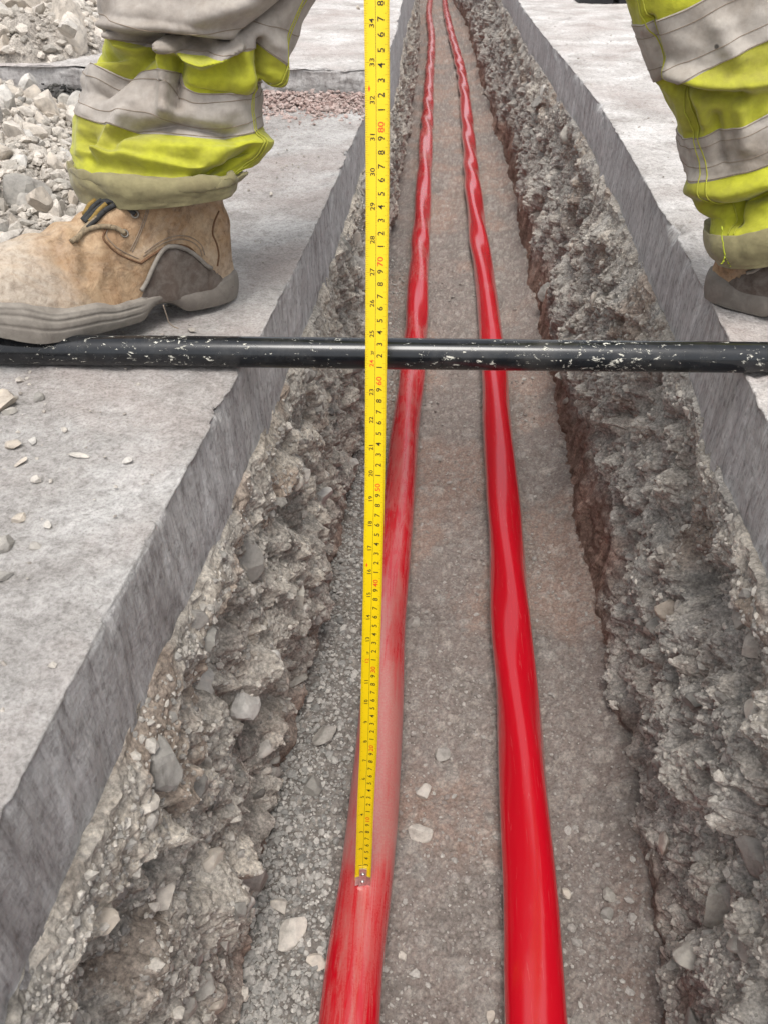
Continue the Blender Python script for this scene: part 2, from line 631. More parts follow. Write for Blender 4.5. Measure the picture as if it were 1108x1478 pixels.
M_EARTH = mat_earth()
M_FLOOR = mat_earth('trench_dust', 0.42, 1.36, 0.82)
M_CONC = mat_concrete()
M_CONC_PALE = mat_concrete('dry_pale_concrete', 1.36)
M_GRAIN = mat_grain('gravel')
M_STONE_PALE = mat_stone('pale_limestone', (0.44, 0.385, 0.325), (0.55, 0.50, 0.44), (0.50, 0.48, 0.45))
M_STONE_GREY = mat_stone('grey_stone', (0.24, 0.23, 0.21), (0.33, 0.31, 0.285), (0.40, 0.375, 0.335))
M_DUCT_L = mat_duct('dusty_red_sheath', 0.74, 1)
M_DUCT_R = mat_duct('glossy_red_sheath', 0.45, 3)

# ------------------------------------------------------------------ plan of the trench, measured (metres; y runs along the trench)
ZF = -0.582          # floor
TH = 0.132           # slab thickness
YL = [-1.2, 0.2, 0.4, 0.63, 0.96, 1.5, 1.9, 2.12, 2.3, 3.9, 6.0, 8.0, 10.6, 14.2]
XL = [-0.225, -0.216, -0.209, -0.197, -0.182, -0.172, -0.168, -0.158, -0.15, -0.172, -0.19, -0.23, -0.34, -0.50]
YR = [-1.2, 0.5, 0.65, 0.73, 0.83, 1.0, 1.27, 1.66, 2.2, 2.9, 3.6, 4.7, 6.5, 8.0, 10.6, 14.2]
XR = [0.312, 0.314, 0.318, 0.323, 0.333, 0.343, 0.355, 0.372, 0.385, 0.378, 0.37, 0.371, 0.36, 0.32, 0.22, 0.05]
YFL = [-1.2, 0.3, 0.52, 0.7, 0.81, 1.1, 1.5, 2.1, 3.2, 3.9, 5.9, 7.1, 10.6, 14.2]
XFL = [-0.18, -0.179, -0.178, -0.168, -0.16, -0.157, -0.157, -0.178, -0.165, -0.155, -0.172, -0.191, -0.29, -0.45]
YFR = [-1.2, 0.33, 0.42, 0.57, 0.81, 0.95, 1.14, 1.28, 1.49, 2.09, 2.8, 3.5, 4.4, 6.5, 9.0, 10.6, 14.2]
XFR = [0.268, 0.272, 0.281, 0.286, 0.297, 0.292, 0.286, 0.289, 0.298, 0.297, 0.309, 0.312, 0.298, 0.255, 0.227, 0.15, 0.0]


def xl(y): return hermite(YL, XL, np.asarray(y, float))
def xr(y): return hermite(YR, XR, np.asarray(y, float))
def xfl(y): return hermite(YFL, XFL, np.asarray(y, float))
def xfr(y): return hermite(YFR, XFR, np.asarray(y, float))


def stations(y0, y1, h0, k):
    ys = [y0]
    while ys[-1] < y1:
        d = max(0.62, math.sqrt(max(0, ys[-1]) ** 2 + 0.36))
        ys.append(ys[-1] + h0 * d / 0.62 * (1.0 if ys[-1] > 0.05 else 8.0) * (1 + k * max(0, ys[-1] - 1)))
    return np.array(ys)


# ------------------------------------------------------------------ ground sheet, with the opening in which slabs and trench lie
gx = [-140, -6, 6, 140]
gy = [-140, -1.15, 13.75, 160]
Vg = [(x, y, -0.012) for y in gy for x in gx]
Fg = [(j * 4 + i, j * 4 + i + 1, j * 4 + i + 5, j * 4 + i + 4) for j in range(3) for i in range(3) if not (i == 1 and j == 1)]
g_o = mesh_np('ground', Vg, Fg, M_CONC, False, attrs={'side': np.zeros(16)})
tag(g_o, 'pale dusty concrete yard stretching away from the trench', kind='structure')


# ------------------------------------------------------------------ concrete slabs beside the trench
def slab(name, label, ys, xe, sgn, ztop, xout, th, seed, front=None):
    """profile from the far outside edge along the top to the trench edge and down the cut face"""
    b = np.concatenate([np.geomspace(abs(xout), 0.012, 85), [0.009, 0.006, 0.004, 0.0025, 0.0015]])
    zc = np.concatenate([[0.0006, 0.002, 0.004], np.linspace(0.007, th, 46)])
    n = len(ys)
    Y = np.repeat(ys[:, None], len(b) + len(zc) + 1, 1)
    off = np.concatenate([b, np.zeros(len(zc)), [0.2]])[None, :] * np.ones((n, 1))
    Z = np.concatenate([np.zeros(len(b)), -zc, [-th]])[None, :] * np.ones((n, 1))
    side = np.concatenate([np.zeros(len(b)), np.ones(len(zc) + 1)])[None, :] * np.ones((n, 1))
    side[:, len(b):len(b) + 2] = 0.3
    e = xe(ys)[:, None]
    # roughness of the top
    X0 = e + sgn * off
    fade = sstep(0.0, 0.02, off)
    topz = 0.0022 * fbm(X0 * 9, Y * 9, oct=4, seed=seed) + 0.0016 * fbm(X0 * 60, Y * 60, oct=4, seed=seed + 3)
    pits = np.clip(fbm(X0 * 45, Y * 45, oct=3, seed=seed + 9) - 0.5, 0, 1) * -0.004
    lp, _, _ = lumps(X0 + 3, Y, 0.011, seed + 5, 0.25, 0.25, 0.6)
    isf = side > 0.5
    Z = Z + np.where(isf, 0, topz * (0.4 + 0.6 * fade) + pits + 0.22 * lp * fade)
    # cut face: slight waviness, trowel drags and chips along the arris
    fz = -Z
    wav = 0.0035 * fbm(Y * 5, fz * 6, oct=3, seed=seed + 1) + 0.0012 * fbm(Y * 60, fz * 14, oct=4, seed=seed + 2)
    chip = np.clip(fbm(Y * 17, fz * 17, oct=5, seed=seed + 7) - 0.45, 0, 1) * 0.016 * np.exp(-fz / 0.016)
    chip += np.clip(fbm(Y * 90, fz * 60, oct=3, seed=seed + 8) - 0.1, 0, 1) * 0.003 * np.exp(-fz / 0.008)
    rag = np.clip(fbm(Y * 24, fz * 30, oct=4, seed=seed + 11) - 0.1, 0, 1) * 0.007 * sstep(th - 0.045, th, fz)
    dX = np.where(isf, -wav + chip + rag, 0) + np.where((~isf), chip * np.exp(-off / 0.02), 0)
    Z = Z - np.where(off < 0.03, chip * 0.5 * np.exp(-off / 0.01), 0) * (~isf)
    # lower rim wanders
    Z = np.where(fz > th - 0.03, Z + (0.010 * fbm(Y * 11, Y * 0, oct=4, seed=seed + 12)) * sstep(th - 0.03, th, fz), Z)
    X = e + sgn * (off + dX)
    V = np.stack([X, Y, Z + ztop], -1)
    F = grid_faces(n, V.shape[1])
    if sgn < 0: F = F[:, ::-1]
    F = F[:, ::-1]
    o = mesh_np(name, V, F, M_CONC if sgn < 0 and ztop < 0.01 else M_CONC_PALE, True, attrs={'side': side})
    tag(o, label, kind='structure')
    return o


ysl = stations(-1.15, 2.125, 0.0032, 0.0)
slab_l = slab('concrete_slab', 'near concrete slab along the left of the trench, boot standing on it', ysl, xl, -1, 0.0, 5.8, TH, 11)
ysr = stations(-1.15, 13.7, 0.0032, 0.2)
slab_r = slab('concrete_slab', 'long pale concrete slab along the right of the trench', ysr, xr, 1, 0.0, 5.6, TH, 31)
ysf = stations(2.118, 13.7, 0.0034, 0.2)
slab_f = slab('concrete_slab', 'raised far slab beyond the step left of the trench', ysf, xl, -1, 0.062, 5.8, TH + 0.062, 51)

# the step face of the raised slab (its end, facing the camera)
nx = 420
xs = -0.152 - np.concatenate([[0], np.geomspace(0.004, 5.8, nx - 1)])
zz = np.concatenate([np.linspace(0.062, -0.02, 30)])
Xg, Zg = np.meshgrid(xs, zz)
Yg = 2.124 - 0.004 + 0.006 * fbm(Xg * 8, Zg * 20, oct=5, seed=4) + np.clip(fbm(Xg * 22, Zg * 22, oct=4, seed=6) - 0.15, 0, 1) * 0.008 * sstep(0.04, 0.062, Zg)
Zg = Zg + 0.004 * fbm(Xg * 25, Zg * 0, oct=4, seed=8) * sstep(0.03, 0.062, Zg)
Yg = np.where(Zg > 0.0605, np.maximum(Yg, 2.124), Yg)
st = mesh_np('slab_end', np.stack([Xg, Yg, Zg], -1), grid_faces(30, nx)[:, ::-1], M_CONC, True, parent=slab_f, attrs={'side': np.full(Xg.shape, 0.85)})


# ------------------------------------------------------------------ earth colours
C_GREY = np.array([0.365, 0.345, 0.318])
C_PALE = np.array([0.58, 0.535, 0.475])
C_FINE = np.array([0.315, 0.278, 0.243])
C_CLAY = np.array([0.215, 0.148, 0.12])
C_DARK = np.array([0.17, 0.168, 0.158])
C_RUST = np.array([0.32, 0.215, 0.15])
C_FLOOR = np.array([0.258, 0.22, 0.2])


def lerp(a, b, t):
    return a + (b - a) * t[..., None]


def stone_colour(idr, base):
    c = np.zeros(idr.shape + (3,))
    c[...] = base
    c = lerp(c, np.broadcast_to(C_PALE, c.shape), sstep(0.55, 0.95, idr) * 0.75)
    c = lerp(c, np.broadcast_to(C_DARK, c.shape), sstep(0.35, 0.05, idr) * 0.55)
    return c


WALLS = {}


def trench_wall(name, label, ys, xtop, xbot, sgn, seed, nz):
    """sgn=+1: left wall bulging to +x; -1: right wall"""
    ztop = -TH + 0.028
    s = np.linspace(0, 1, nz)[None, :] * np.ones((len(ys), 1))
    Y = np.repeat(ys[:, None], nz, 1)
    Z = ztop + (ZF - 0.03 - ztop) * s
    base = xtop(ys)[:, None] * (1 - s) + xbot(ys)[:, None] * s
    hgt = Z - ZF
    # where the smooth clay of the lower cut shows
    cl_top = (0.085 + 0.07 * fbm(Y * 1.7, Y * 0, oct=3, seed=seed + 40)) if sgn < 0 else (0.035 + 0.035 * fbm(Y * 2.2, Y * 0, oct=3, seed=seed + 40))
    if sgn < 0:
        cl_top = cl_top + 0.05 * np.exp(-((Y - 1.35) / 0.6) ** 2) + 0.05 * np.exp(-((Y - 0.25) / 0.2) ** 2) - 0.06 * np.exp(-((Y - 0.75) / 0.22) ** 2)
    clay = sstep(0.045, -0.045, hgt - cl_top + 0.035 * fbm(Y * 13, Z * 13, oct=4, seed=seed + 41))
    warp = 0.006 * fbm(Y * 40, Z * 40, oct=3, seed=seed + 50)
    u, v = Y + warp, Z + 0.006 * fbm(Y * 40 + 9, Z * 40, oct=3, seed=seed + 51)
    h1, i1, m1 = lumps(u, v, 0.085, seed + 1, 0.55, 0.35, 0.75, hscale=0.42)
    h2, i2, m2 = lumps(u + 5, v, 0.042, seed + 2, 0.7, 0.35, 0.8, hscale=0.5)
    h3_, i3, m3 = lumps(u + 9, v, 0.019, seed + 3, 0.8, 0.4, 0.85, hscale=0.6)
    h4, i4, m4 = lumps(u + 2, v, 0.0088, seed + 4, 0.85, 0.4, 0.9, hscale=0.6)
    lod = sstep(3.0, 1.0, Y) * 0.75 + 0.25
    h4 = h4 * lod
    h3_ = h3_ * (0.4 + 0.6 * lod)
    big = (0.013 if sgn > 0 else 0.019) * fbm(Y * 5.0, Z * 5.0, oct=3, seed=seed + 5)
    holes = -0.05 * np.clip(fbm(Y * 10, Z * 10, oct=4, seed=seed + 6) - 0.45, 0, 1)
    fine = 0.0022 * fbm(Y * 160, Z * 160, oct=3, seed=seed + 7)
    med = 0.009 * fbm(Y * 26, Z * 26, oct=4, seed=seed + 8)
    rough = big + holes + np.maximum(h1 * 0.95, h2 * 1.15) + 0.85 * h3_ * (0.5 + 0.5 * (1 - m1 * 0.6)) + 0.7 * h4 + fine + med
    streak = 0.004 * fbm(Y * 55, Z * 7 + 0.5 * Y, oct=4, seed=seed + 9)
    smooth = 0.5 * big - 0.004 + streak + 0.4 * fine + 0.35 * h3_ + 0.004 * fbm(Y * 18, Z * 14, oct=4, seed=seed + 66) + 0.25 * h2 * sstep(0.3, 0.7, i2)
    edge = sstep(0.0, 0.06, s) * 0.9 + 0.1
    D = (rough * (1 - clay) + smooth * clay) * edge
    D = D - 0.006 * edge * (1 - clay)
    D = D - 0.012 * sstep(0.035, 0.0, hgt) * (1 - clay)
    tp = sstep(0.16, 0.03, s)
    D = D * (1 - tp) + tp * (0.001 + 0.006 * sstep(0.0, 0.07, s) + 0.007 * fbm(Y * 22, Z * 30, oct=4, seed=seed + 60) + 0.35 * h3_ + 0.4 * h4 + 0.2 * h2)
    D[:, 0] = -0.05
    D[:, 1] = np.minimum(D[:, 1], 0.35 * D[:, 2])
    X = base + sgn * D
    # colours
    c = np.zeros(Y.shape + (3,))
    c[...] = C_GREY
    c = lerp(c, np.broadcast_to(C_FINE, c.shape), sstep(-0.2, 0.5, fbm(Y * 7, Z * 7, oct=3, seed=seed + 20)) * 0.8)
    for ii, mm, w in ((i4, m4, 0.6), (i3, m3, 0.7), (i2, m2, 0.75), (i1, m1, 0.7)):
        sc = stone_colour(ii, C_GREY * 1.12)
        c = lerp(c, sc, mm * w)
    c = lerp(c, np.broadcast_to(C_PALE * np.array([1, 0.97, 0.93]), c.shape), sstep(0.30, 0.05, s) * 0.45 * sstep(-0.5, 0.4, fbm(Y * 12, Z * 12, oct=3, seed=seed + 21)))
    c = lerp(c, np.broadcast_to(C_RUST, c.shape), sstep(0.45, 0.85, fbm(Y * 8 + 4, Z * 10, oct=4, seed=seed + 22)) * 0.4 * sstep(0.55, 0.2, s))
    cc = lerp(np.broadcast_to(C_CLAY, c.shape).copy(), np.broadcast_to(C_CLAY * 1.5, c.shape), sstep(-0.3, 0.6, fbm(Y * 30, Z * 6, oct=4, seed=seed + 23)))
    if sgn > 0: c = c * np.array([1.07, 1.05, 1.02])
    c = lerp(c, cc, clay)
    V = np.stack([X, Y, Z], -1)
    F = grid_faces(len(ys), nz)
    if sgn > 0: F = F[:, ::-1]
    o = mesh_np(name, V, F, M_EARTH, False, col=c)
    tag(o, label, kind='structure')
    WALLS[sgn] = (ys, Z[0], X, V, clay)
    return o


ysw = stations(-0.5, 13.7, 0.00235, 0.25)
wall_l = trench_wall('trench_wall', 'left trench wall of broken stone and earth under the slab', ysw, xl, xfl, +1, 101, 210)
wall_r = trench_wall('trench_wall', 'right trench wall of grey broken stone over brown clay', ysw, xr, xfr, -1, 301, 210)

# ------------------------------------------------------------------ trench floor
FLOOR = {}
nxF = 230
sx = np.linspace(0, 1, nxF)[None, :] * np.ones((len(ysw), 1))
Yf = np.repeat(ysw[:, None], nxF, 1)
xa, xb = xfl(ysw)[:, None] - 0.05, xfr(ysw)[:, None] + 0.05
Xf = xa + (xb - xa) * sx
warp = 0.004 * fbm(Xf * 50, Yf * 50, oct=2, seed=71)
l1, j1, k1 = lumps(Xf + warp, Yf, 0.016, 72, 0.28, 0.3, 0.7, hscale=0.45)
l2, j2, k2 = lumps(Xf + 4 + warp, Yf, 0.0075, 73, 0.6, 0.35, 0.8, hscale=0.5)
l3, j3, k3 = lumps(Xf + 8, Yf, 0.034, 74, 0.12, 0.3, 0.6, hscale=0.4)
coarse = sstep(0.075, 0.03, np.abs(Xf - (xfl(ysw)[:, None] + 0.045))) * sstep(1.9, 1.2, Yf)      # loose chippings down the left
rutx = np.exp(-((Xf - 0.05) / 0.06) ** 2)
zf = (ZF + 0.008 * fbm(Xf * 8, Yf * 8, oct=4, seed=75) - 0.006 * rutx + 0.0018 * fbm(Xf * 110, Yf * 110, oct=4, seed=76)
      + (0.55 + 0.45 * coarse) * l1 + 0.7 * l2 + (0.6 + 0.4 * coarse) * l3 + 0.012 * coarse
      + 0.02 * sstep(0.045, 0.0, Xf - xa - 0.03) * 0 + 0.018 * sstep(0.05, 0.0, xb - 0.04 - Xf))
tracks = 0.0022 * np.sin(Yf * 160 + 2 * fbm(Xf * 6, Yf * 6, seed=77)) * rutx * sstep(0.9, 1.4, Yf)
zf = zf + tracks
cf = np.zeros(Xf.shape + (3,))
cf[...] = C_FLOOR
cf = lerp(cf, np.broadcast_to(C_FLOOR * np.array([1.25, 1.1, 1.02]), cf.shape), sstep(-0.3, 0.5, fbm(Xf * 8, Yf * 5, oct=4, seed=78)))
cf = lerp(cf, np.broadcast_to(np.array([0.19, 0.18, 0.165]), cf.shape), np.clip(coarse + 0.5 * sstep(0.2, 0.6, fbm(Xf * 11, Yf * 9, oct=3, seed=79)), 0, 1) * 0.7)
for jj, kk, w in ((j2, k2, 0.34), (j1, k1, 0.42), (j3, k3, 0.5)):
    cf = lerp(cf, stone_colour(jj, C_GREY * 1.15), kk * w)
floor_o = mesh_np('trench_floor', np.stack([Xf, Yf, zf], -1), grid_faces(len(ysw), nxF), M_FLOOR, True, col=cf)
tag(floor_o, 'dusty brown gravel floor of the trench', kind='structure')


def floor_z(x, y):
    i = int(np.clip(np.searchsorted(ysw, y), 0, len(ysw) - 1))
    j = int(np.clip(round((x - xa[i, 0]) / (xb[i, 0] - xa[i, 0]) * (nxF - 1)), 0, nxF - 1))
    return float(zf[i, j])


# end of the trench, far off, and the end behind the camera
for yy, sg in ((13.6, 1), (-0.48, -1)):
    a = np.linspace(-0.8, 0.55, 140)
    zq = np.linspace(0.0, ZF - 0.03, 60)
    A, Zq = np.meshgrid(a, zq)
    q1, iq, mq = lumps(A, Zq, 0.06, 91, 0.7, hscale=0.5)
    Yq = yy - sg * (0.02 * fbm(A * 6, Zq * 6, oct=4, seed=92) + q1)
    ce = lerp(np.broadcast_to(C_GREY, A.shape + (3,)).copy(), stone_colour(iq, C_GREY), mq * 0.7)
    o = mesh_np('trench_end', np.stack([A, Yq, Zq - 0.012], -1), grid_faces(60, 140), M_EARTH, True, col=ce)
    tag(o, 'earth face closing the trench', kind='structure')


# ------------------------------------------------------------------ stones
def rock_mesh(name, seed, mat, sub=3, cuts=13, aspect=(1, 0.8, 0.62), rough=0.035, lo=0.52, hi=0.86):
    rg = np.random.default_rng(seed)
    bm = bmesh.new()
    bmesh.ops.create_icosphere(bm, subdivisions=sub, radius=1.0)
    V = np.array([v.co[:] for v in bm.verts])
    F = np.array([[v.index for v in f.verts] for f in bm.faces])
    bm.free()
    for k in range(cuts):
        nrm = rg.normal(size=3)
        nrm /= np.linalg.norm(nrm)
        d = rg.uniform(lo, hi)
        t = V @ nrm - d
        V = V - np.where(t > 0, t, 0)[:, None] * nrm
    V = V * (1 + rough * fbm(V[:, 0] * 2.5, V[:, 1] * 2.5, V[:, 2] * 2.5, 3, seed)[:, None])
    V = V * np.array(aspect) * rg.uniform(0.85, 1.15, 3)
    V = V / np.abs(V).max()
    o = mesh_np(name, V, F, mat, False)
    me = o.data
    bpy.data.objects.remove(o)
    return me


ASP = [(1, .8, .6), (1, .7, .5), (1, .9, .7), (1, .6, .55), (1, .85, .45)]
PALE = [rock_mesh('stone', 500 + i, M_STONE_PALE, 3, 12 + i % 5, ASP[i % 5]) for i in range(12)]
GREY = [rock_mesh('stone', 600 + i, M_STONE_GREY, 3, 12 + i % 5, ASP[i % 5]) for i in range(12)]


def put_rock(name, me, loc, size, parent=None, rot=None, squash=(1, 1, 1)):
    o = bpy.data.objects.new(name, me)
    COL.objects.link(o)
    o.location = loc
    o.rotation_euler = rot if rot is not None else (random.uniform(-.5, .5), random.uniform(-.5, .5), random.uniform(0, 6.28))
    o.scale = (size * squash[0], size * squash[1], size * squash[2])
    if parent is not None: o.parent = parent
    return o


# embedded stones in both walls: parts of the wall
def embed(wall, sgn, count, seed):
    rg = np.random.default_rng(seed)
    ys, zs, X, V, clay = WALLS[sgn]
    k = 0
    while k < count:
        y = 0.2 + 2.9 * rg.random() ** 1.7
        if sgn > 0: y = 0.15 + 2.3 * rg.random() ** 1.6
        i = int(np.searchsorted(ys, y))
        j = int(rg.integers(8, len(zs) - 16))
        if clay[i, j] > 0.4 and rg.random() < 0.93: continue
        r = float(np.clip(0.0105 * math.exp(rg.normal() * 0.5), 0.006, 0.032)) * (1 + 0.25 * max(0, y - 0.8))
        p = V[i, j]
        off = -0.35 * r * sgn
        o = put_rock('stone', GREY[rg.integers(12)] if rg.random() < 0.72 else PALE[rg.integers(12)],
                     (p[0] + off, p[1], p[2]), r, wall, tuple(rg.uniform(0, 6.28, 3)))
        k += 1


embed(wall_r, -1, 285, 5)
embed(wall_l, +1, 285, 6)


def wall_hit(sgn, x, y):
    """first point of a wall surface seen through photo pixel (x, y)"""
    ys, zs, X, V, clay = WALLS[sgn]
    pr = proj(V[::3, ::3].reshape(-1, 3))
    k = np.argmin((pr[:, 0] - x) ** 2 + (pr[:, 1] - y) ** 2)
    return V[::3, ::3].reshape(-1, 3)[k]


for (x, y, px, me, lab) in [(945, 1117, 30, GREY[0], 0), (930, 1068, 24, GREY[3], 0), (992, 1375, 26, GREY[2], 0), (1090, 930, 32, PALE[2], 0), (1092, 1030, 34, PALE[4], 0),
                            (1090, 1150, 30, PALE[1], 0), (910, 806, 14, PALE[6], 0), (925, 780, 15, GREY[5], 0), (1050, 1290, 34, GREY[7], 0), (1080, 1370, 30, GREY[9], 0)]:
    p = wall_hit(-1, x, y)
    r = px * np.dot(p - CAMP, FW) / FPX
    put_rock('stone', me, tuple(p + np.array([0.3 * r, 0, 0])), r, wall_r)
for (x, y, px, me) in [(435, 500 + 185, 22, PALE[3]), (385, 700, 14, PALE[5]), (365, 1015, 34, PALE[0]), (300, 980, 26, PALE[7]), (220, 1165, 26, PALE[9]), (300, 1130, 28, GREY[1]),
                       (160, 1330, 26, PALE[8]), (240, 1290, 36, PALE[2]), (185, 1240, 24, PALE[10]), (300, 1420, 30, GREY[4]), (230, 1390, 26, GREY[6]), (430, 660, 16, GREY[8])]:
    p = wall_hit(+1, x, y)
    r = px * np.dot(p - CAMP, FW) / FPX
    put_rock('stone', me, tuple(p - np.array([0.35 * r, 0, 0])), r, wall_l)

# loose single stones on the trench floor
floor_stones = [
    (607, 1200, 19, PALE[3], 'pale pointed stone lying between the red cables, near the tape end'),
    (612, 1134, 13, PALE[7], 'flat cream stone on the trench floor, just above the pale pointed stone'),
    (637, 1078, 14, GREY[4], 'grey speckled stone between the cables, farther along than the cream stone'),
    (421, 1350, 30, PALE[1], 'large rounded beige stone at the bottom of the left trench wall'),
    (470, 1065, 24, GREY[6], 'long slaty stone lying beside the tape on loose chippings'),
    (452, 1140, 17, GREY[9], 'brown grey stone resting below the long slaty stone'),
    (405, 1310, 15, PALE[8], 'small beige stone just above the large rounded beige stone'),
    (880, 1287, 13, GREY[2], 'round grey stone right of the glossy red cable'),
    (818, 1284, 9, PALE[5], 'small white stone touching the right side of the glossy red cable'),
    (581, 1371, 8, PALE[9], 'small white chip beside the dusty red cable at the bottom of the frame'),
    (598, 900, 11, GREY[7], 'flat grey stone right of the dusty cable, halfway along the tape'),
    (708, 1462, 9, PALE[2], 'small pale pebble left of the glossy cable at the bottom edge of the frame'),
    (878, 1315, 11, GREY[10], 'flat brown stone below the round grey stone right of the glossy cable'),
    (456, 1395, 17, PALE[6], 'cream stone tucked between the large beige stone and the dusty cable'),
]
for x, y, px, me, lab in floor_stones:
    p = PZ(x, y, ZF + 0.008)
    r = px * np.dot(p - CAMP, FW) / FPX
    o = put_rock('stone', me, (p[0], p[1], floor_z(p[0], p[1]) + 0.3 * r), r, None, (random.uniform(-.2, .2), random.uniform(-.2, .2), random.uniform(0, 6.28)))
    tag(o, lab, 'stone', 'loose stones on the trench floor')


# ------------------------------------------------------------------ gravel grains: uncountable, one mesh per place
_ph = (1 + 5 ** .5) / 2
_IV = np.array([(-1, _ph, 0), (1, _ph, 0), (-1, -_ph, 0), (1, -_ph, 0), (0, -1, _ph), (0, 1, _ph), (0, -1, -_ph), (0, 1, -_ph), (_ph, 0, -1), (_ph, 0, 1), (-_ph, 0, -1), (-_ph, 0, 1)]) / math.sqrt(1 + _ph * _ph)
_IF = np.array([(0, 11, 5), (0, 5, 1), (0, 1, 7), (0, 7, 10), (0, 10, 11), (1, 5, 9), (5, 11, 4), (11, 10, 2), (10, 7, 6), (7, 1, 8), (3, 9, 4), (3, 4, 2), (3, 2, 6), (3, 6, 8), (3, 8, 9), (4, 9, 5), (2, 4, 11), (6, 2, 10), (8, 6, 7), (9, 8, 1)])


def grains(name, C, R, colours, seed, label, flat=0.6):
    rg = np.random.default_rng(seed)
    N = len(C)
    B = _IV[None] * rg.uniform(0.6, 1.15, (N, 12, 1)) * rg.uniform(0.6, 1.2, (N, 1, 3))
    ang = rg.uniform(0, 6.283, (N, 3))
    for ax in range(3):
        c, s = np.cos(ang[:, ax])[:, None], np.sin(ang[:, ax])[:, None]
        a, b = (ax + 1) % 3, (ax + 2) % 3
        Ba, Bb = B[:, :, a] * c - B[:, :, b] * s, B[:, :, a] * s + B[:, :, b] * c
        B[:, :, a], B[:, :, b] = Ba, Bb
    B[:, :, 2] *= flat
    V = (C[:, None] + B * R[:, None, None]).reshape(-1, 3)
    F = (np.arange(N)[:, None, None] * 12 + _IF[None]).reshape(-1, 3)
    col = np.repeat(colours[:, None], 12, 1).reshape(-1, 3)
    o = mesh_np(name, V, F, M_GRAIN, False, col=col)
    tag(o, label, kind='stuff')
    return o


def grain_col(rg, n, a, b, var=0.15):
    t = rg.random((n, 1))
    return (a + (b - a) * t) * rg.uniform(1 - var, 1 + var, (n, 1))


rg = np.random.default_rng(21)
C, R, K = [], [], []
while len(C) < 24000:
    y = 0.22 + 2.4 * rg.random() ** 2.0
    x0, x1 = float(xfl([y])[0]) - 0.01, float(xfr([y])[0]) + 0.01
    if rg.random() < 0.30 and y < 1.5: x = x0 + abs(rg.normal()) * 0.055
    else: x = rg.uniform(x0, x1)
    if x > x1: continue
    patch = vnoise(np.array([x * 14]), np.array([y * 10]), seed=60)[0]
    left = x < x0 + 0.1
    if not left and rg.random() > 0.28 + 0.9 * max(0, patch) + 0.25 * (y < 0.8): continue
    r = float(np.clip(0.0017 * math.exp(rg.normal() * 0.5), 0.0009, 0.007)) * (1.2 if left else 1)
    C.append((x, y, floor_z(x, y) + 0.25 * r))
    R.append(r)
    K.append(left)
C, R, K = np.array(C), np.array(R), np.array(K)
cg = np.where(K[:, None], grain_col(rg, len(C), C_DARK * 1.3, C_GREY * 1.35), grain_col(rg, len(C), C_FLOOR * 0.9, C_GREY * 1.1))
grains('floor_gravel', C, R, cg, 3, 'loose grey chippings strewn over the trench floor')

# grains stuck on the walls
for sgn, nm, lab in ((1, 'wall_gravel', 'small broken stone packed in the left trench wall'), (-1, 'wall_gravel', 'small broken stone packed in the right trench wall')):
    ys, zs, X, V, clay = WALLS[sgn]
    C, R = [], []
    while len(C) < 20000:
        y = 0.15 + 3.2 * rg.random() ** 1.8
        i = int(np.searchsorted(ys, y))
        j = int(rg.integers(5, len(zs) - 10))
        if clay[i, j] > 0.4: continue
        r = float(np.clip(0.0021 * math.exp(rg.normal() * 0.5), 0.001, 0.008)) * (1 + 0.15 * y)
        C.append(V[i, j] - np.array([0.2 * r * sgn, 0, 0]))
        R.append(r)
    C, R = np.array(C), np.array(R)
    grains(nm, C, R, grain_col(rg, len(C), C_GREY * 0.75, C_PALE * 0.95), 5 + sgn, lab, 1.0)

# ------------------------------------------------------------------ rubble heaps on the left
HEAPS = {}


def heap(name, label, x0, x1, y0, y1, hfun, z0, seed, n=(260, 260)):
    ux, uy = np.linspace(x0, x1, n[0]), np.linspace(y0, y1, n[1])
    Xh, Yh = np.meshgrid(ux, uy)
    a1, b1, c1 = lumps(Xh, Yh, 0.075, seed, 0.7, hscale=0.5)
    a2, b2, c2 = lumps(Xh + 3, Yh, 0.035, seed + 1, 0.8, hscale=0.55)
    a3, b3, c3 = lumps(Xh + 6, Yh, 0.016, seed + 2, 0.85, hscale=0.6)
    hb = hfun(Xh, Yh)
    k = sstep(-0.004, 0.02, hb)
    Zh = z0 - 0.012 + hb + k * (np.maximum(a1, a2) * 0.8 + 0.6 * a3 + 0.006 * fbm(Xh * 30, Yh * 30, oct=4, seed=seed + 3)) - 0.02 * (1 - k)
    c = np.zeros(Xh.shape + (3,))
    c[...] = np.array([0.36, 0.33, 0.295])
    grey = sstep(1.35, 1.1, Yh + 0.1 * fbm(Xh * 6, Yh * 6, seed=seed + 4)) if z0 < 0.01 else np.zeros_like(Xh)
    c = lerp(c, np.broadcast_to(np.array([0.2, 0.19, 0.175]), c.shape), grey * 0.8)
    for bb, cc in ((b3, c3), (b2, c2), (b1, c1)):
        c = lerp(c, stone_colour(bb, np.array([0.40, 0.365, 0.325])), cc * 0.6)
    o = mesh_np(name, np.stack([Xh, Yh, Zh], -1), grid_faces(n[1], n[0]), M_EARTH, False, col=c)
    tag(o, label, kind='stuff')
    HEAPS[name + str(z0)] = (ux, uy, Zh, hb)
    return ux, uy, Zh, hb


def near_h(X, Y):
    # boundary: a tongue of rubble left of the boot, its right limit in plan
    lim = np.interp(Y, [0.35, 0.55, 0.62, 0.8, 0.95, 1.1, 1.3, 1.6, 1.9, 2.05], [-0.37, -0.375, -0.385, -0.47, -0.46, -0.44, -0.46, -0.55, -0.72, -0.95])
    d = lim - X + 0.03 * fbm(X * 9, Y * 9, oct=3, seed=800)
    h = 0.075 * sstep(0.0, 0.35, d) * (0.6 + 0.4 * sstep(0.7, 1.1, Y)) - 0.006
    return np.where(d > 0, h, -0.03) * sstep(2.06, 1.9, Y) - 0.03 * sstep(1.95, 2.08, Y)


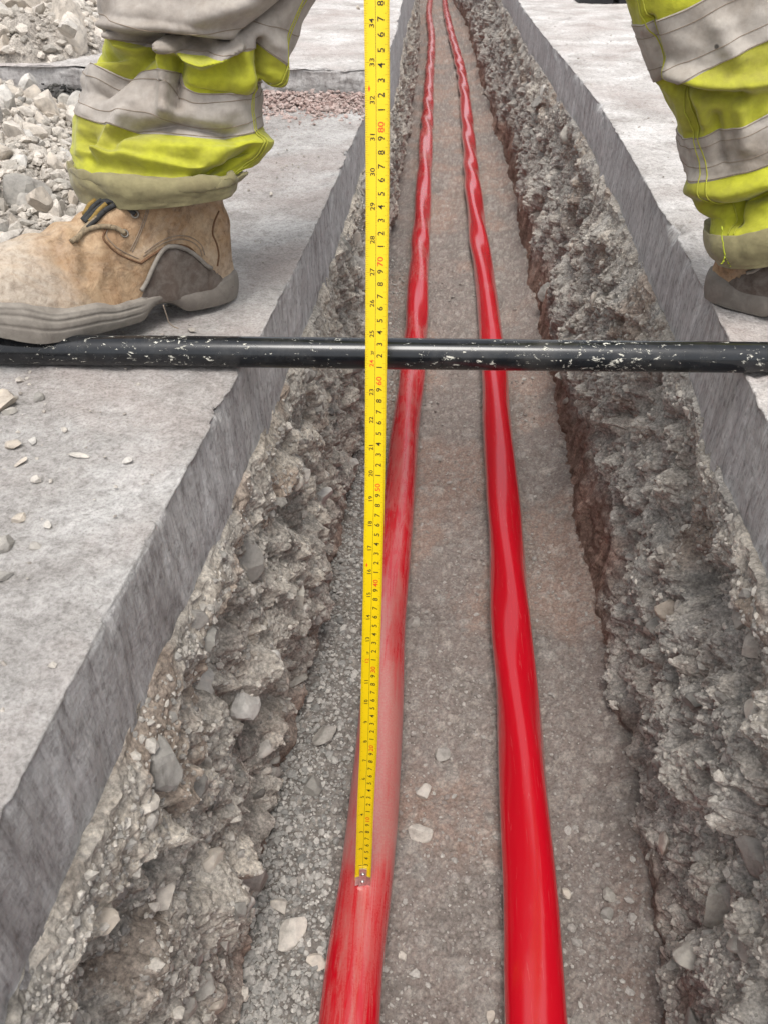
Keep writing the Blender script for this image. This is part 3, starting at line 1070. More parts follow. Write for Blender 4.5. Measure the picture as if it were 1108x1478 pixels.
def far_h(X, Y):
    lim = np.interp(Y, [2.12, 2.3, 2.6, 3.0, 4.0, 6.0], [-0.92, -0.86, -0.84, -0.98, -1.1, -1.4])
    d = lim - X + 0.05 * fbm(X * 5, Y * 5, oct=3, seed=810)
    h = 0.10 * sstep(0, 0.3, d) + 0.32 * sstep(0.1, 1.6, d) * sstep(2.3, 3.6, Y) - 0.006
    return np.where(d > 0, h, -0.03) * sstep(2.13, 2.3, Y) - 0.02 * sstep(2.22, 2.12, Y)


near = heap('rubble', 'broken stone and grey dust heaped on the near slab left of the boot', -1.55, -0.36, 0.3, 2.1, near_h, 0.0, 701)
far = heap('rubble', 'pale crushed limestone heaped on the raised far slab', -3.6, -0.75, 2.13, 5.2, far_h, 0.062, 731, (300, 300))


def hz(hp, x, y):
    ux, uy, Zh, hb = hp
    i = int(np.clip(np.searchsorted(uy, y), 0, len(uy) - 1))
    j = int(np.clip(np.searchsorted(ux, x), 0, len(ux) - 1))
    return float(Zh[i, j]), float(hb[i, j])


def scatter_heap(hp, count, xr_, yr_, rmean, rmax, label, group, seed, greyfrac):
    rg = np.random.default_rng(seed)
    k = t = 0
    while k < count and t < 60000:
        t += 1
        x, y = rg.uniform(*xr_), rg.uniform(*yr_)
        px = proj(np.array([x, y, 0.05]))
        if px[0] < -15 or px[0] > 165 or px[1] < -25: continue
        z, hb = hz(hp, x, y)
        if hb < 0.004: continue
        r = float(np.clip(rmean * math.exp(rg.normal() * 0.42), rmean * 0.5, rmax))
        gy_ = rg.random() < (greyfrac if y > 1.15 else min(1, greyfrac + 0.45))
        o = put_rock('rubble_stone', (GREY if gy_ else PALE)[rg.integers(12)], (x, y, z + 0.25 * r), r, None, tuple(rg.uniform(0, 6.28, 3)))
        tag(o, label, 'stone', group)
        k += 1
    C, R = [], []
    while len(C) < count * 40:
        x, y = rg.uniform(*xr_), rg.uniform(*yr_)
        px = proj(np.array([x, y, 0.05]))
        if px[0] < -60 or px[0] > 230 or px[1] < -60: continue
        z, hb = hz(hp, x, y)
        if hb < -0.012: continue
        r = float(np.clip(rmean * 0.33 * math.exp(rg.normal() * 0.5), 0.002, rmean * 0.9))
        C.append((x, y, max(z, 0.0) + 0.3 * r)); R.append(r)
    C, R = np.array(C), np.array(R)
    grains('rubble_chips', C, R, grain_col(rg, len(C), np.array([0.33, 0.305, 0.27]), np.array([0.56, 0.51, 0.45])), seed, 'small stone chips filling ' + group, 0.8)


scatter_heap(near, 170, (-1.5, -0.42), (0.9, 2.0), 0.0175, 0.04, 'one of the broken stones heaped on the near slab behind the boot', 'broken stones heaped behind the boot', 41, 0.12)
scatter_heap(far, 190, (-3.3, -0.8), (2.15, 4.6), 0.025, 0.06, 'one of the pale stones heaped on the raised slab behind the leg', 'pale stones heaped on the raised slab', 42, 0.05)

# single stones one can tell apart on the slabs
slab_stones = [
    (45, 137, 0.0, 24, PALE[1], 'long flat cream stone lying just below the step of the raised slab', (1.0, .6, .5)),
    (98, 148, 0.0, 15, GREY[5], 'dark earthy lump beside the trouser leg below the step', None),
    (57, 154, 0.0, 8, GREY[8], 'small brown lump in front of the long flat cream stone', None),
    (3, 580, 0.0, 27, PALE[4], 'big tan stone cut by the left frame edge, in front of the pipe', None),
    (14, 592 + 3, 0.0, 12, GREY[3], 'grey dusty lump above the big tan stone at the left', None),
    (20, 642, 0.0, 13, PALE[9], 'white knobbly stone next to the big tan stone at the left', None),
    (48, 637, 0.0, 8, PALE[2], 'small round cream stone right of the white knobbly stone', None),
    (33, 666, 0.0, 13, PALE[6], 'flat cream stone below the white knobbly stone', (1.0, .7, .4)),
    (55, 692, 0.0, 9, PALE[0], 'small orange tan stone on the bare slab', None),
    (30, 748, 0.0, 11, PALE[8], 'tan stone lower on the slab, below the small orange one', None),
    (70, 757, 0.0, 10, PALE[11], 'white dusty stone right of the lower tan stone', None),
    (115, 657, 0.0, 14, PALE[5], 'clump of pale mortar lying alone in the middle of the slab', (1.2, .6, .4)),
    (185, 665, 0.0, 8, PALE[10], 'small pale tan stone nearest the slab edge', None),
    (57, 574, 0.0, 10, GREY[0], 'small crumbly grey lump on the slab close to the pipe', None),
    (8, 785, 0.0, 16, GREY[7], 'crumbly grey lump at the left frame edge below the tan stone', None),
    (8, 830, 0.0, 14, GREY[11], 'lowest grey lump at the left frame edge on the near slab', None),
    (52, 787, 0.0, 11, GREY[2], 'grey crumb of mortar right of the crumbly lump, low on the slab', None),
    (20, 345, 0.045, 25, PALE[11], 'big grey faceted stone above the boot toe', None),
    (66, 345, 0.03, 22, GREY[9], 'dark grey angular stone right of the big faceted stone', (1.1, .8, .7)),
    (60, 290, 0.05, 27, PALE[3], 'large pale block of stone among the rubble by the trouser cuff', None),
    (100, 47, 0.17, 30, PALE[7], 'long pale slab of stone at the front of the far heap', (1.2, .6, .5)),
    (517, 12, 0.062, 5, PALE[3], 'small cream stone alone on the raised slab beside the tape', None),
]
for x, y, z, px, me, lab, sq in slab_stones:
    p = PZ(x, y + px * 0.3, z)
    if lab.startswith('long pale slab'): p = PZ(105, 62, 0.16)
    r = px * np.dot(p - CAMP, FW) / FPX
    o = put_rock('stone', me, (p[0], p[1], z + 0.38 * r), r, None, (random.uniform(-.2, .2), random.uniform(-.2, .2), random.uniform(0, 6.28)), sq or (1, 1, 1))
    tag(o, lab, 'stone', 'single stones lying on the slabs')

# crumbs on the near slab
C, R = [], []
for k in range(1500):
    x, y = -0.2 - abs(rg.normal()) * 0.35 - 0.02, rg.uniform(0.25, 2.1)
    w = sstep(-0.2, -0.4, x)
    if rg.random() > 0.25 + 0.75 * w: continue
    r = float(np.clip(0.0016 * math.exp(rg.normal() * 0.55), 0.0008, 0.006))
    C.append((x, y, 0.25 * r)); R.append(r)
for k in range(2600):   # reddish grit swept against the step
    x, y = rg.uniform(-0.62, -0.165), 2.1 - abs(rg.normal()) * 0.09
    r = float(np.clip(0.0042 * math.exp(rg.normal() * 0.4), 0.0015, 0.009))
    C.append((x, y, 0.02 * math.exp(-((2.1 - y) / 0.1) ** 2) * rg.random() + 0.3 * r)); R.append(r)
for k in range(900):
    x, y = 0.36 + abs(rg.normal()) * 0.8, rg.uniform(0.3, 4.0)
    if x < float(xr([y])[0]) + 0.01: continue
    r = float(np.clip(0.0015 * math.exp(rg.normal() * 0.5), 0.0008, 0.006))
    C.append((x, y, 0.25 * r)); R.append(r)
C, R = np.array(C), np.array(R)
cg = grain_col(rg, len(C), np.array([0.3, 0.27, 0.24]), np.array([0.5, 0.46, 0.41]))
red = (C[:, 1] > 1.7) & (C[:, 0] > -0.65) & (C[:, 0] < -0.15)
cg[red] = grain_col(rg, int(red.sum()), np.array([0.33, 0.235, 0.21]), np.array([0.44, 0.36, 0.33]))
grains('slab_grit', C, R, cg, 9, 'grit and crumbs scattered over the slabs', 0.7)

# dark spoil against the step, left
C, R = [], []
for k in range(420):
    p = PZ(94 + rg.normal() * 13, 128 + rg.normal() * 9, 0.0)
    C.append((p[0], p[1], abs(rg.normal()) * 0.014)); R.append(float(np.clip(0.007 * math.exp(rg.normal() * 0.4), 0.003, 0.014)))
C, R = np.array(C), np.array(R)
grains('dark_spoil', C, R, grain_col(rg, len(C), np.array([0.03, 0.03, 0.03]), np.array([0.13, 0.125, 0.115])), 10, 'black crumbly spoil against the step of the raised slab')

# pale block far off on the right slab
bp = PZ(878, 5.5, 0.0)
bl = empty('concrete_block', (bp[0], bp[1], 0))
tag(bl, 'pale grey block standing on the right slab behind the right trouser leg', 'block')
bm = bmesh.new()
bmesh.ops.create_cube(bm, size=1.0)
bmesh.ops.scale(bm, vec=(0.42, 0.2, 0.14), verts=bm.verts)
bmesh.ops.translate(bm, vec=(0.13, 0.1, 0.09), verts=bm.verts)
bmesh.ops.bevel(bm, geom=bm.edges[:], offset=0.012, segments=2, affect='EDGES')
me = bpy.data.meshes.new('block_body'); bm.to_mesh(me); bm.free()
M_BLOCK = mat_flat('block_concrete', (0.45, 0.44, 0.41), 0.9, var=0.2, scale=30)
M_DARKBASE = mat_flat('shadow_dark', (0.02, 0.02, 0.022), 0.7)  # near-black colour for the painted shadow line under the block
me.materials.append(M_BLOCK)
o = bpy.data.objects.new('block_body', me); COL.objects.link(o); o.parent = bl
for k in (-0.06, 0.13, 0.31):  # dark strips along the base, shaping the block's shadow line as solid boxes
    bm = bmesh.new()
    bmesh.ops.create_cube(bm, size=1.0)
    bmesh.ops.scale(bm, vec=(0.165, 0.18, 0.022), verts=bm.verts)
    bmesh.ops.translate(bm, vec=(k, 0.1, 0.0095), verts=bm.verts)
    bmesh.ops.bevel(bm, geom=bm.edges[:], offset=0.003, segments=1, affect='EDGES')
    me = bpy.data.meshes.new('shadow_base'); bm.to_mesh(me); bm.free(); me.materials.append(M_DARKBASE)
    o = bpy.data.objects.new('shadow_base', me); COL.objects.link(o); o.parent = bl


# ------------------------------------------------------------------ red cables
def cable(name, label, pts, mat, seed, dustfn, lobe=0.055):
    px = np.array([PZ(x, y, ZF + 0.03) for x, y in pts])
    ys = px[:, 1]
    yq = stations(-0.45, 13.5, 0.006, 0.1)
    xx = hermite(np.concatenate([[-0.5], ys, [14.0]]), np.concatenate([[px[0, 0] - 0.01 * (px[1, 0] - px[0, 0])], px[:, 0], [px[-1, 0] - 0.06]]), yq)
    zc = np.array([0.5 * floor_z(x, y) + 0.5 * ZF for x, y in zip(xx, yq)])
    kk = np.ones(25) / 25
    zc = np.convolve(np.pad(zc, 12, 'edge'), kk, 'valid') + 0.028
    zc = zc + 0.003 * np.sin(yq * 3.1 + seed)
    nS = 56
    a = np.linspace(0, 2 * np.pi, nS, endpoint=False)[None, :]
    P = np.stack([xx, yq, zc], -1)
    T = np.gradient(P, axis=0); T /= np.linalg.norm(T, axis=1)[:, None]
    U = np.cross(T, np.array([0, 0, 1.0])); U /= np.linalg.norm(U, axis=1)[:, None]
    Wv = np.cross(U, T)
    tw = (yq / 1.75 * 2 * np.pi + seed + 0.5 * np.sin(yq * 2.3 + seed) + 0.25 * np.sin(yq * 7))[:, None]
    lob = lobe * (1 + 0.9 * sstep(1.5, 5.0, yq))[:, None] * np.clip((0.8 + 0.35 * vnoise(yq * 2, yq * 0, seed=seed)), 0.3, 1.3)[:, None]
    r = 0.0322 * (1 + lob * np.cos(3 * (a - tw)) + 0.35 * lob * np.cos(2 * (a - tw * 1.5 + 1)) + 0.012 * vnoise(yq * 9, yq * 0, seed=seed + 3)[:, None]
                  + 0.006 * fbm(np.cos(a) * 1.3 + yq[:, None] * 0, np.sin(a) * 1.3, yq[:, None] * 14, 3, seed))
    V = P[:, None] + r[..., None] * (np.cos(a)[..., None] * U[:, None] + np.sin(a)[..., None] * Wv[:, None])
    top = np.sin(a) * np.ones((len(yq), 1))
    dust = dustfn(yq)[:, None] * (0.62 + 0.38 * top)
    root = mesh_np(name, V, grid_faces(len(yq), nS, True), mat, True, attrs={'dust': dust, 'topness': top, 'along': np.repeat(yq[:, None], nS, 1)})
    tag(root, label, 'cable', 'red cables laid in the trench')
    return P, root


LDp = [(505, 1478), (512, 1400), (527, 1290), (537, 1200), (548, 1065), (553, 980), (556, 900), (564, 830), (574, 740), (587, 590), (595, 533), (599, 480), (605, 370), (610, 280), (615, 185), (619, 108), (622, 54), (618, 18), (620, 0)]
RDp = [(774, 1475), (767, 1280), (760, 1180), (748, 1030), (739, 930), (735, 865), (728, 765), (721, 665), (717, 615), (713, 540), (704, 440), (691, 350), (682, 275), (674, 180), (666, 108), (652, 54), (643, 15), (641, 0)]
PL, cable_l = cable('red_cable', 'dusty red cable under the tape measure, left of the pair', LDp, M_DUCT_L, 1,
                    lambda y: np.interp(y, [-0.5, 0.35, 0.45, 0.5, 0.66, 0.8, 1.0, 1.3, 1.8, 2.5, 3.0, 4.5, 8], [0.5, 0.55, 0.66, 0.95, 1.0, 0.8, 0.6, 0.58, 0.42, 0.35, 0.4, 0.5, 0.6]))
PR, cable_r = cable('red_cable', 'clean glossy red cable on the right side of the trench floor', RDp, M_DUCT_R, 4,
                    lambda y: np.interp(y, [-0.5, 0.5, 1.0, 2.0, 3.0, 5.0, 8], [0.2, 0.2, 0.22, 0.3, 0.35, 0.45, 0.6]))

# ------------------------------------------------------------------ black pipe across the trench
M_PIPE = mat_pipe()
A = PZ(0, 505, 0.0165); B = PZ(1108, 515.5, 0.0165)
dAB = (B - A) / np.linalg.norm(B - A)
A2, B2 = A - dAB * 0.42, B + dAB * 0.55
lenp = np.linalg.norm(B2 - A2)
tt = np.linspace(0, lenp, 160)
rp = 0.0158
v1, f1 = tube(np.stack([tt - lenp / 2, 0 * tt, 0.0005 * np.sin(tt * 4)], -1), rp * (1 + 0.006 * np.sin(tt * 9)), 40, False)
v2, f2 = tube(np.stack([tt[[0, -1]] - lenp / 2, 0 * tt[:2], 0 * tt[:2]], -1), rp * 0.82, 40, False)
nv = len(v1)
V = np.concatenate([v1, v2])
F = f1 + [tuple(i + nv for i in q[::-1]) for q in f2]
for k in range(40):
    F.append((k, nv + k, nv + (k + 1) % 40, (k + 1) % 40))
    e0, e1 = nv - 40, nv + 40
    F.append((e0 + k, e0 + (k + 1) % 40, e1 + (k + 1) % 40, e1 + k))
pipe = mesh_np('steel_pipe', V, F, M_PIPE, True)
pipe.location = tuple((A2 + B2) / 2)
pipe.rotation_euler = (0, 0, math.atan2(dAB[1], dAB[0]))
tag(pipe, 'black painted steel pipe with chipped paint laid across the trench', 'pipe')

# ------------------------------------------------------------------ tape measure standing on the dusty cable
M_TAPE = mat_flat('yellow_tape', (0.80, 0.57, 0.005), 0.3, spec=0.5, var=0.05, scale=40)
M_INK = mat_flat('black_ink', (0.012, 0.011, 0.01), 0.6, var=0.1)
M_RED = mat_flat('red_ink', (0.72, 0.07, 0.015), 0.6, var=0.1)
M_TICK = mat_flat('olive_ink', (0.22, 0.15, 0.012), 0.6, var=0.1)
M_STEEL = mat_flat('worn_steel', (0.55, 0.52, 0.5), 0.28, 0.85, var=0.25, scale=200)
TC = np.array([(-260, 542.0), (0, 543.5), (150, 544.6), (300, 544.6), (380, 544), (470, 543.2), (560, 542.3), (660, 541.3), (735, 540.1), (800, 538.5), (850, 537.6), (900, 536.2), (950, 534.8), (1000, 533.5), (1045, 532.6), (1080, 531.7), (1130, 529), (1180, 526.8), (1230, 525.2), (1290, 522.5)])
h0_, h1_ = 0.0, 1.02
_ta, _tb, _tc = 1272.33, -1448.26, -0.4229      # image row of reading h (m) on the blade: (ta+tb*h)/(1+tc*h)
_p0 = PZ(523.5, 1272.3, ZF + 0.0645)
_z0 = float((_p0 - CAMP) @ FW)
TW = 0.0183


def blade_centre(h):
    h = np.asarray(h, float)
    y = (_ta + _tb * h) / (1 + _tc * h)
    x = hermite(TC[:, 0], TC[:, 1], y)
    z = _z0 * (1 + _tc * h)
    d = FW[None] + RT[None] * ((x - CXP) / FPX)[:, None] - UP[None] * ((y - CYP) / FPX)[:, None]
    return CAMP + d * z[:, None]


_hq = np.linspace(-0.03, 1.06, 220)
_bq = blade_centre(_hq)
_sc = 1.0


def blade_pt(u, h, off=0.0):
    """u across the blade (m, + to the right), h along it (m)"""
    u = np.asarray(u, float); h = np.asarray(h, float)
    c = np.stack([np.interp(h, _hq, _bq[:, k]) for k in range(3)], -1)
    t = np.stack([np.interp(h + 0.004, _hq, _bq[:, k]) - np.interp(h - 0.004, _hq, _bq[:, k]) for k in range(3)], -1)
    t /= np.linalg.norm(t, axis=-1)[..., None]
    ang = 0.10 - 0.05 * h
    ax = np.stack([np.cos(ang), np.sin(ang), 0 * h], -1)
    ax = ax - t * np.sum(ax * t, -1)[..., None]
    ax /= np.linalg.norm(ax, axis=-1)[..., None]
    n = np.cross(ax, t)                      # towards the viewer side
    n = np.where((n[..., 1] > 0)[..., None], -n, n)
    sag = 0.0022 * (u / (TW / 2)) ** 2
    return c + ax * u[..., None] + n * (sag + off)[..., None]


tape = empty('tape_measure', tuple(_p0))
tag(tape, 'yellow steel tape measure held upright in the trench, hook on the dusty red cable', 'tape measure')
hq = np.linspace(0.004, 1.02, 330)
uq = np.linspace(-TW / 2, TW / 2, 15)
Uq, Hq = np.meshgrid(uq, hq)
Vf = blade_pt(Uq, Hq, 0 * Uq)
Vb = blade_pt(Uq, Hq, 0 * Uq - 0.00018)
nV = Vf.reshape(-1, 3).shape[0]
Ff = grid_faces(330, 15)
rim = []
for i in range(329):
    for j in (0, 14):
        a, b = i * 15 + j, (i + 1) * 15 + j
        rim.append((a, b, b + nV, a + nV))
for i in (0, 329):
    for j in range(14):
        a, b = i * 15 + j, i * 15 + j + 1
        rim.append((a, b, b + nV, a + nV))
bl_o = mesh_np('blade', np.concatenate([Vf.reshape(-1, 3), Vb.reshape(-1, 3)]) - _p0, np.concatenate([Ff, Ff[:, ::-1] + nV, np.array(rim)]), M_TAPE, True, parent=tape)

# printed numerals: built-in font turned to flat mesh and laid on the blade
_fc = {}


def glyph(txt):
    if txt not in _fc:
        cu = bpy.data.curves.new('numeral', 'FONT')
        cu.body = txt
        cu.size = 1.0
        cu.resolution_u = 3
        cu.align_x = 'CENTER'
        cu.offset = 0.012
        ob = bpy.data.objects.new('numeral', cu)
        COL.objects.link(ob)
        bpy.context.view_layer.update()
        me = bpy.data.meshes.new_from_object(ob.evaluated_get(bpy.context.evaluated_depsgraph_get()))
        v = np.array([q.co[:] for q in me.vertices])
        f = [tuple(p.vertices) for p in me.polygons]
        bpy.data.objects.remove(ob)
        bpy.data.curves.remove(cu)
        bpy.data.meshes.remove(me)
        _fc[txt] = (v, f)
    return _fc[txt]


def lay(txt, hc, uc, across, along):
    v, f = glyph(txt)
    mid = 0.36
    hh = hc + v[:, 0] * along
    uu = uc - (v[:, 1] - mid) * across
    return blade_pt(uu, hh, np.full(len(uu), 0.00012)) - _p0, f


blk, red = [], []
for n in range(1, 101):
    if n < 3: continue
    if n % 10 == 0:
        red.append(lay(str(n), n / 100 - 0.0057, 0.0027, 0.0066, 0.0080))
    else:
        blk.append(lay(str(n % 10), n / 100 - 0.0036, 0.0029, 0.0068, 0.0072))
for n in range(1, 41):
    tgt = red if n % 12 == 0 else blk
    tgt.append(lay(str(n), n * 0.0254 + 0.0002, -0.0037, 0.0052, 0.0064))
    if n % 12 == 0:
        blk.append(lay('%dF' % (n // 12), n * 0.0254 + 0.0095, -0.0030, 0.0036, 0.0040))


def bar(h0, h1, u0, u1, off=0.0001):
    ns = 3 if (h1 - h0) > 0.01 else 1
    if abs(u1 - u0) > 0.003: ns = 1
    uu = np.array([u0, u1, u1, u0]); hh = np.array([h0, h0, h1, h1])
    return blade_pt(uu, hh, np.full(4, off)) - _p0, [(0, 1, 2, 3)]


ticks, line = [], []
for k in range(8, 1010):                      # millimetre ticks on the right edge
    L = 0.0034 if k % 10 == 0 else (0.0026 if k % 5 == 0 else 0.0017)
    ticks.append(bar(k / 1000 - 0.00009, k / 1000 + 0.00009, TW / 2 - 0.0001 - L, TW / 2 - 0.0002))
for k in range(8, 640):                       # sixteenths on the left edge
    h = k * 0.0254 / 16
    L = 0.0036 if k % 16 == 0 else (0.0028 if k % 8 == 0 else (0.0022 if k % 4 == 0 else 0.0015))
    ticks.append(bar(h - 0.0001, h + 0.0001, -TW / 2 + 0.0002, -TW / 2 + 0.0002 + L))
for i in range(100):                          # the thin line between the scales
    line.append(bar(0.01 + i * 0.01, 0.02 + i * 0.01, -0.00085, -0.00055, 0.0001))
for n in (16, 32):                            # little red stud diamonds every sixteen inches
    h = n * 0.0254 + 0.008
    uu = np.array([-0.006, -0.0051, -0.006, -0.0069]); hh = np.array([h - 0.0025, h, h + 0.0025, h])
    red.append((blade_pt(uu, hh, np.full(4, 0.0001)) - _p0, [(0, 1, 2, 3)]))
for nm, parts, mt in (('black_numerals', blk, M_INK), ('red_numerals', red, M_RED), ('tick_marks', ticks, M_TICK), ('dividing_line', line, M_INK)):
    V, F = join_parts(parts)
    tag(mesh_np(nm, V, F, mt, False, parent=tape), kind='stuff')

# the hook: steel plate riveted over the end, bent at the tip
def plate(us, hs_, off0, off1):
    U_, H_ = np.meshgrid(us, hs_)
    a = blade_pt(U_, H_, off0 + 0 * U_).reshape(-1, 3)
    b = blade_pt(U_, H_, off1 + 0 * U_).reshape(-1, 3)
    n_, m_ = U_.shape
    F = [tuple(q) for q in grid_faces(n_, m_)] + [tuple(q[::-1] + n_ * m_) for q in grid_faces(n_, m_)]
    for i in range(n_ - 1):
        for j in (0, m_ - 1):
            F.append((i * m_ + j, (i + 1) * m_ + j, (i + 1) * m_ + j + n_ * m_, i * m_ + j + n_ * m_))
    for j in range(m_ - 1):
        for i in (0, n_ - 1):
            F.append((i * m_ + j, i * m_ + j + 1, i * m_ + j + 1 + n_ * m_, i * m_ + j + n_ * m_))
    return np.concatenate([a, b]) - _p0, F


hk_v, hk_f = join_parts([plate(np.linspace(-0.0088, 0.0088, 9), np.linspace(-0.004, 0.009, 5), 0.0003, 0.0009),
                         plate(np.linspace(-0.0042, 0.0042, 7), np.linspace(-0.0135, 0.0215, 9), 0.0009, 0.0021)])
hook = mesh_np('hook', hk_v, hk_f, M_STEEL, False, parent=tape)
for h in (0.001, 0.0125):
    c = blade_pt(np.array([0.0]), np.array([h]), np.array([0.0024]))[0] - _p0
    bm = bmesh.new()
    bmesh.ops.create_uvsphere(bm, u_segments=12, v_segments=6, radius=0.0026)
    bmesh.ops.scale(bm, vec=(1, 0.5, 1), verts=bm.verts)
    me = bpy.data.meshes.new('rivet'); bm.to_mesh(me); bm.free(); me.materials.append(M_STEEL)
    o = bpy.data.objects.new('rivet', me); COL.objects.link(o); o.parent = hook; o.location = tuple(c)

# ------------------------------------------------------------------ the worker astride the trench
M_HIVIS = mat_cloth('hi_vis_yellow', (0.42, 0.425, 0.03), (0.20, 0.165, 0.06), 1.0, 10)
M_BAND = mat_cloth('grey_reflective_band', (0.37, 0.335, 0.30), (0.17, 0.13, 0.095), 1.0, 13, 0.7, 0.1)
M_BAND_R = mat_cloth('grey_reflective_band_spotted', (0.39, 0.355, 0.315), (0.18, 0.14, 0.10), 1.0, 12, 0.7, 0.1, 0.8)
M_CUFF = mat_cloth('olive_lining', (0.25, 0.222, 0.115), (0.17, 0.14, 0.08), 0.9, 12)
M_THREAD = mat_flat('grey_thread', (0.24, 0.19, 0.145), 0.9)
M_THREAD_Y = mat_flat('yellow_thread', (0.40, 0.40, 0.05), 0.9)
M_LEATHER = mat_leather()
M_SOLE = mat_rubber('dusty_sole_rubber', (0.17, 0.15, 0.13), (0.24, 0.215, 0.185), (0.33, 0.30, 0.26), 0.75)
M_GUARD = mat_rubber('dark_guard_rubber', (0.07, 0.052, 0.042), (0.13, 0.10, 0.082), (0.26, 0.235, 0.21), 0.55)
M_HEELCAP = mat_rubber('grey_heel_cap', (0.25, 0.25, 0.235), (0.32, 0.32, 0.30), (0.38, 0.37, 0.34), 0.6)
M_LACE = mat_flat('black_lace', (0.03, 0.03, 0.03), 0.85, var=0.4, scale=300)
M_LACE_Y = mat_flat('yellow_lace', (0.22, 0.14, 0.035), 0.85, var=0.3, scale=300)
M_LACE_D = mat_flat('dusty_lace', (0.22, 0.17, 0.11), 0.9, var=0.5, scale=240)
M_SEAM = mat_flat('stitched_seam', (0.14, 0.075, 0.04), 0.9, var=0.3, scale=300)
M_EYE = mat_flat('eyelet_metal', (0.3, 0.27, 0.23), 0.4, 0.7)

person = empty('person', (0.06, 0.93, 0.0))
PORG = np.array([0.06, 0.93, 0.0])
tag(person, 'person in dirty yellow hi-vis trousers and tan boots standing astride the trench', 'person')


def seg_dist(P, poly):
    d = np.full(len(P), 1e9)
    for (a, b) in zip(poly[:-1], poly[1:]):
        a, b = np.array(a, float), np.array(b, float)
        ab = b - a
        t = np.clip(((P - a) @ ab) / (ab @ ab), 0, 1)
        d = np.minimum(d, np.linalg.norm(P - (a + t[:, None] * ab), axis=1))
    return d


class Leg:
    """trouser leg lofted through rings; each ring is given by its two silhouette points"""

    def __init__(self, keys, hip, seed, folds, nR=330, nA=200, peaks=()):
        self.peaks = peaks
        # keys: (t, xl, yl, xr, yr, Y centre, depth ratio)
        rings = []
        for (t, xl_, yl_, xr_, yr_, Yc, dr) in keys:
            L, Rr = PYY(xl_, yl_, Yc), PYY(xr_, yr_, Yc)
            C = (L + Rr) / 2
            a = (Rr - L) / 2
            hw = np.linalg.norm(a)
            rings.append((t, *C, *a, hw * dr))
        t_last = rings[-1][0]
        last = np.array(rings[-1][1:])
        for k, (tt_, q) in enumerate(hip):
            rings.append((tt_, *q))
        K = np.array(rings)
        self.t = np.concatenate([np.linspace(K[0, 0], t_last, nR), np.linspace(t_last, K[-1, 0], 40)[1:]])
        Rg = hermite(K[:, 0], K[:, 1:], self.t)
        ph = np.linspace(0, 2 * np.pi, nA, endpoint=False)
        self.ph = ph
        cs, sn = np.cos(ph)[None, :, None], np.sin(ph)[None, :, None]
        C, a, b = Rg[:, None, 0:3], Rg[:, None, 3:6], Rg[:, 6]
        bdir = np.stack([-a[:, 0, 1], a[:, 0, 0], 0 * b], -1)
        bdir /= np.linalg.norm(bdir, axis=1)[:, None]
        bdir = np.where((bdir[:, 1] < 0)[:, None], -bdir, bdir)
        V = C + a * cs + (bdir * b[:, None])[:, None] * sn
        self.nA = nA
        N = self.normals(V)
        # general bagginess
        T = self.t[:, None] * np.ones((1, nA))
        A = np.cos(ph)[None, :] * np.ones_like(T); B = np.sin(ph)[None, :] * np.ones_like(T)
        g = 0.0055 * fbm(A * 1.3 + seed, B * 1.3, T * 2.2, 3, seed) + 0.0030 * fbm(A * 2.0 + seed, B * 2.0, T * 6 + 0.6 * A, 3, seed + 4)
        fade = sstep(0.0, 0.3, self.t)[:, None] * 0.8 + 0.2
        V = V + N * (g * fade)[..., None]
        if folds:
            pr = proj(V.reshape(-1, 3))
            facing = np.sum(N.reshape(-1, 3) * (CAMP - V.reshape(-1, 3)), 1)
            facing = sstep(-0.1, 0.2, facing / np.linalg.norm(CAMP - V.reshape(-1, 3), axis=1))
            D = np.zeros(len(pr))
            for poly, w, amp in folds:
                D += 1.75 * amp * np.exp(-(seg_dist(pr, poly) / w) ** 2)
            V = V + N * (D * facing).reshape(V.shape[:2])[..., None]
        self.V = V
        self.N = self.normals(V)

    @staticmethod
    def normals(V):
        du = np.roll(V, -1, 1) - np.roll(V, 1, 1)
        dv = np.gradient(V, axis=0)
        n = np.cross(du, dv)
        n /= np.linalg.norm(n, axis=2)[..., None] + 1e-12
        return n

    def rows(self, t0, t1):
        return np.where((self.t >= t0) & (self.t <= t1))[0]

    def at(self, T):
        """surface points at per-column parameters T (n, nA)"""
        n = T.shape[0]
        i = np.clip(np.searchsorted(self.t, T.reshape(-1)).reshape(n, -1) - 1, 0, len(self.t) - 2)
        f = ((T - self.t[i]) / (self.t[i + 1] - self.t[i]))[..., None]
        j = np.arange(self.nA)[None, :] * np.ones((n, 1), int)
        return self.V[i, j] * (1 - f) + self.V[i + 1, j] * f

    def edge_shift(self, t0):
        """how far a sewn-on edge near t0 rides up or down round the leg"""
        d = 0.02 * fbm(np.cos(self.ph) * 1.2 + t0 * 7, np.sin(self.ph) * 1.2, 0 * self.ph + t0, 3, 5)
        for (tt_, p0, w, a) in self.peaks:
            if abs(tt_ - t0) < 0.02:
                d = d + a * np.exp(-((np.angle(np.exp(1j * (self.ph - p0)))) / w) ** 2)
        return d

    def band(self, t0, t1, off, n=60):
        """rows resampled between t0 and t1, lifted by off(profile)"""
        tq = np.linspace(t0, t1, n)
        r = np.linspace(0, 1, n)[:, None]
        e0, e1 = self.edge_shift(t0)[None], self.edge_shift(t1)[None]
        V = self.at(tq[:, None] + e0 * (1 - r) + e1 * r)
        N = self.normals(V)
        e = np.minimum(np.arange(n), n - 1 - np.arange(n)) / 2.0
        o = off * np.clip(e, 0, 1)
        o[0] = o[-1] = -0.001
        return V + N * o[:, None, None], tq


